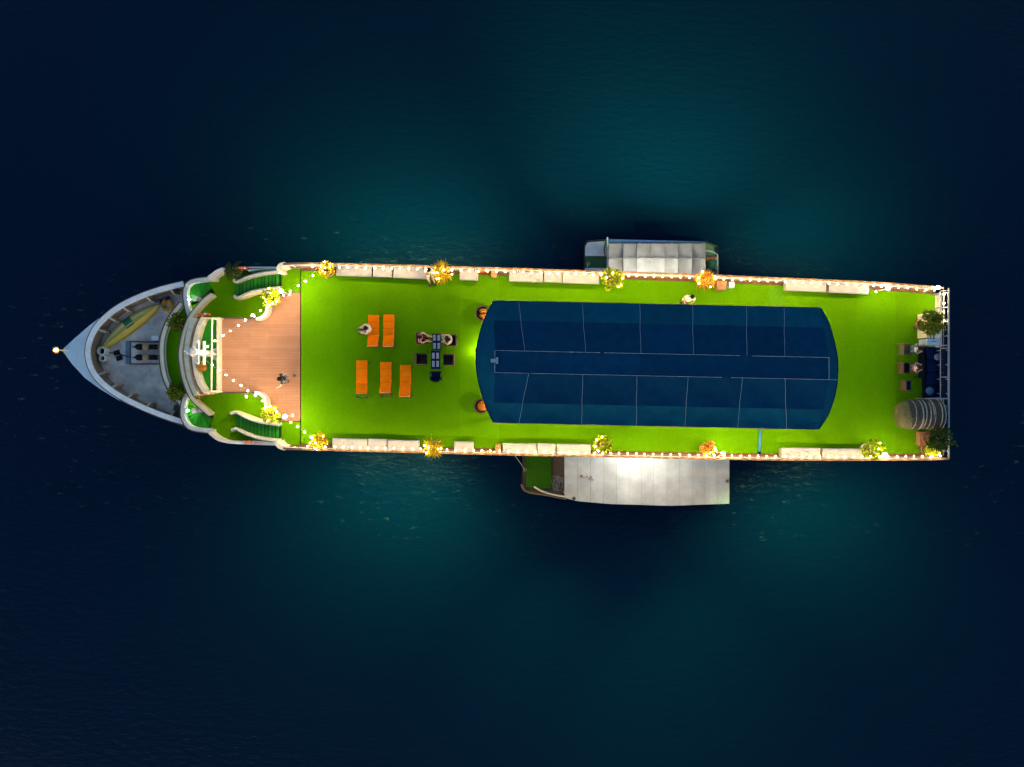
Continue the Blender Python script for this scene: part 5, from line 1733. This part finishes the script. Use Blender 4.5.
MB().bevbox(lj + Vector((-0.30, -0.03, 0.09)), (0.14, 0.26, 0.12), R(10), 0.03).build('collar', 'orange_canvas', lv, True)
MB().box(lj + Vector((0.05, 0, 0.14)), (0.04, 0.27, 0.015), R(4)).build('strap', 'cloth_black', lv)

# ================================================================== tender on the lower side (cream flat roof)
T2Z = 2.6
c = P(645, 480, 0)
t2 = thing('tender_boat', 'large tender with cream flat panelled roof and green bow mat moored on the lower side', 'boat', (c.x, c.y, 0))
ho = [(522.5, 444), (521.6, 484), (524, 490), (530, 492.5), (548, 495), (566, 498.6), (612, 503), (672, 504.5), (728, 502.5), (729, 444)]
hz = 0.95
hp = [P2(x, y, hz) for x, y in ho]
cc = Vector((sum(p[0] for p in hp) / len(hp), sum(p[1] for p in hp) / len(hp)))
lowr = [Vector((cc.x + (p[0] - cc.x) * 0.93, cc.y + (p[1] - cc.y) * 0.8, -0.4)) for p in hp]
MB().loft([[Vector((p[0], p[1], hz)) for p in hp], lowr], False).build('hull', 'tender_hull', t2)
MB().prism([(cc.x + (p[0] - cc.x) * 0.985, cc.y + (p[1] - cc.y) * 0.97) for p in hp], 0.5, 0.75).build('floor', 'tender_wood', t2)
MB().tube([(p[0], p[1], hz) for p in hp[1:6]], 0.07, 6).build('gunwale', 'tender_wood', t2)
MB().prism([P2(x, y, 0.98) for x, y in ((526, 447), (551.4, 447), (551.4, 488.4), (536, 488.4), (526, 487))], 0.75, 0.98).build('bow_mat', 'green_mat', t2)
for k in range(5):
    x0 = 553 + k * 2.5
    MB().prism([P2(x, y, 0.86) for x, y in ((x0, 448), (x0 + 2.3, 448), (x0 + 2.3, 494), (x0, 493.4))], 0.75, 0.86).build('deck_board', 'tender_wood', t2)
MB().tube(smooth_line([tuple(P(x, y, 1.25)) for x, y in ((534, 486.6), (541, 490.6), (551, 494), (565, 496.6))], 4), 0.05, 8).build('bow_rail', 'cream', t2)
rop = P(557, 483, 0.87)
rc = thing('rope_heap', 'tangled tan rope heap on the bow of the large tender', 'rope', rop)
pts = []
for i in range(90):
    a = i * 0.55
    rr = 0.10 + 0.22 * abs(math.sin(i * 0.37)) + random.uniform(-0.03, 0.03)
    pts.append((rop.x + rr * math.cos(a) * 0.8 + 0.1 * math.sin(i * 0.1), rop.y + rr * math.sin(a) * 1.3, 0.90 + 0.06 * (i % 7) / 7 + 0.03 * math.sin(i)))
MB().tube(smooth_line(pts, 3), 0.022, 5).build('rope', 'wicker_rim', rc)
colx = [564.4, 577.6, 590.6, 603.7, 616.4, 629, 641.4, 653.7, 667, 679.8, 692.7, 704.4, 717.8, 729.4]


def low_edge(x):
    return y_on([(564, 497.6), (576, 501), (610, 504), (671, 505.8), (730, 503.6)], x)


for k, (a, b) in enumerate(zip(colx, colx[1:])):
    g = 0.13
    nv, nu = 6, 3
    vs, fs = [], []
    for j in range(nv + 1):
        for i in range(nu + 1):
            u, v_ = i / nu, j / nv
            x = a + g + (b - a - 2 * g) * u
            y1 = low_edge(x)
            z = T2Z + 0.10 * (1 - (2 * v_ - 1) ** 2) - 0.012 * (k % 2)
            p = P(x, 446 + (y1 - 446) * v_, z)
            p.z += 0.012 * mnoise.noise(p * 1.1)
            vs.append(p)
    N = len(vs)
    for j in range(nv):
        for i in range(nu):
            q = j * (nu + 1) + i
            f = (q, q + nu + 1, q + nu + 2, q + 1)
            fs += [f, tuple(w_ + N for w_ in f[::-1])]
    MB().add(vs + [p - Vector((0, 0, 0.03)) for p in vs], fs).build('roof_panel', 'roof_cream', t2)
for x in (566, 605, 645, 685, 727):
    for yy in (448, None):
        v = P(x, yy or low_edge(x) - 2, T2Z - 0.05)
        MB().tube([(v.x, v.y, 0.7), (v.x, v.y, T2Z - 0.03)], 0.04, 6).build('roof_post', 'tender_white', t2)
for px, py, m_, lab in ((574, 498.6, 'dark_metal', 'small dark fitting at the lower front corner of the cream tender roof'), (727.2, 481, 'tender_wood', 'small brown fitting at the rear edge of the cream tender roof'),
                        (580.5, 475.6, 'tan_rattan', 'small tan leaf litter on the cream tender roof'), (588.5, 478.8, 'terracotta', 'small rust coloured leaf litter on the cream tender roof')):
    v = P(px, py, T2Z + 0.12)
    mb = MB()
    for k in range(5):
        leaf(mb, v + Vector((random.uniform(-.15, .15), random.uniform(-.05, .05), 0.01)), Vector((random.uniform(-1, 1), random.uniform(-1, 1), 0.15)), 0.16, 0.09, 0.2)
    if 'fitting' in lab:
        mb = MB().lathe(v - Vector((0, 0, 0.08)), [(0.10, 0), (0.10, 0.09), (0.06, 0.12), (0.01, 0.13)], 8)
    tag(mb.build('roof_fitting' if 'fitting' in lab else 'leaf_litter', m_, None, origin=v - Vector((0, 0, 0.08))), lab, 'fitting' if 'fitting' in lab else 'leaves')

# mooring ropes between the tenders and the ship
for a_, b_, lab in (((588, 264, 1.0), (577, 281, 3.2), 'mooring rope from the bow of the small tender to the ship'), ((717, 268, 1.35), (729, 283, 3.2), 'mooring rope from the stern rail of the small tender to the ship'),
                    ((525, 470, 1.05), (512, 452, 3.2), 'mooring rope from the bow of the large tender to the ship')):
    p, q = P(*a_), P(*b_)
    q.y = q.y if abs(q.y) < 4.3 else math.copysign(4.3, q.y)
    mr = thing('mooring_rope', lab, 'rope', p, 'mooring ropes of the tenders')
    MB().tube([p.lerp(q, t_) - Vector((0, 0, 0.35 * 4 * t_ * (1 - t_))) for t_ in (0, .125, .25, .375, .5, .625, .75, .875, 1)], 0.022, 6).build('line', 'wicker_rim', mr, True)
    MB().tube([p + Vector((0.09 * math.cos(k), 0.09 * math.sin(k), 0.01)) for k in [2 * math.pi * j / 12 for j in range(12)]], 0.022, 5, True).build('loop', 'wicker_rim', mr)
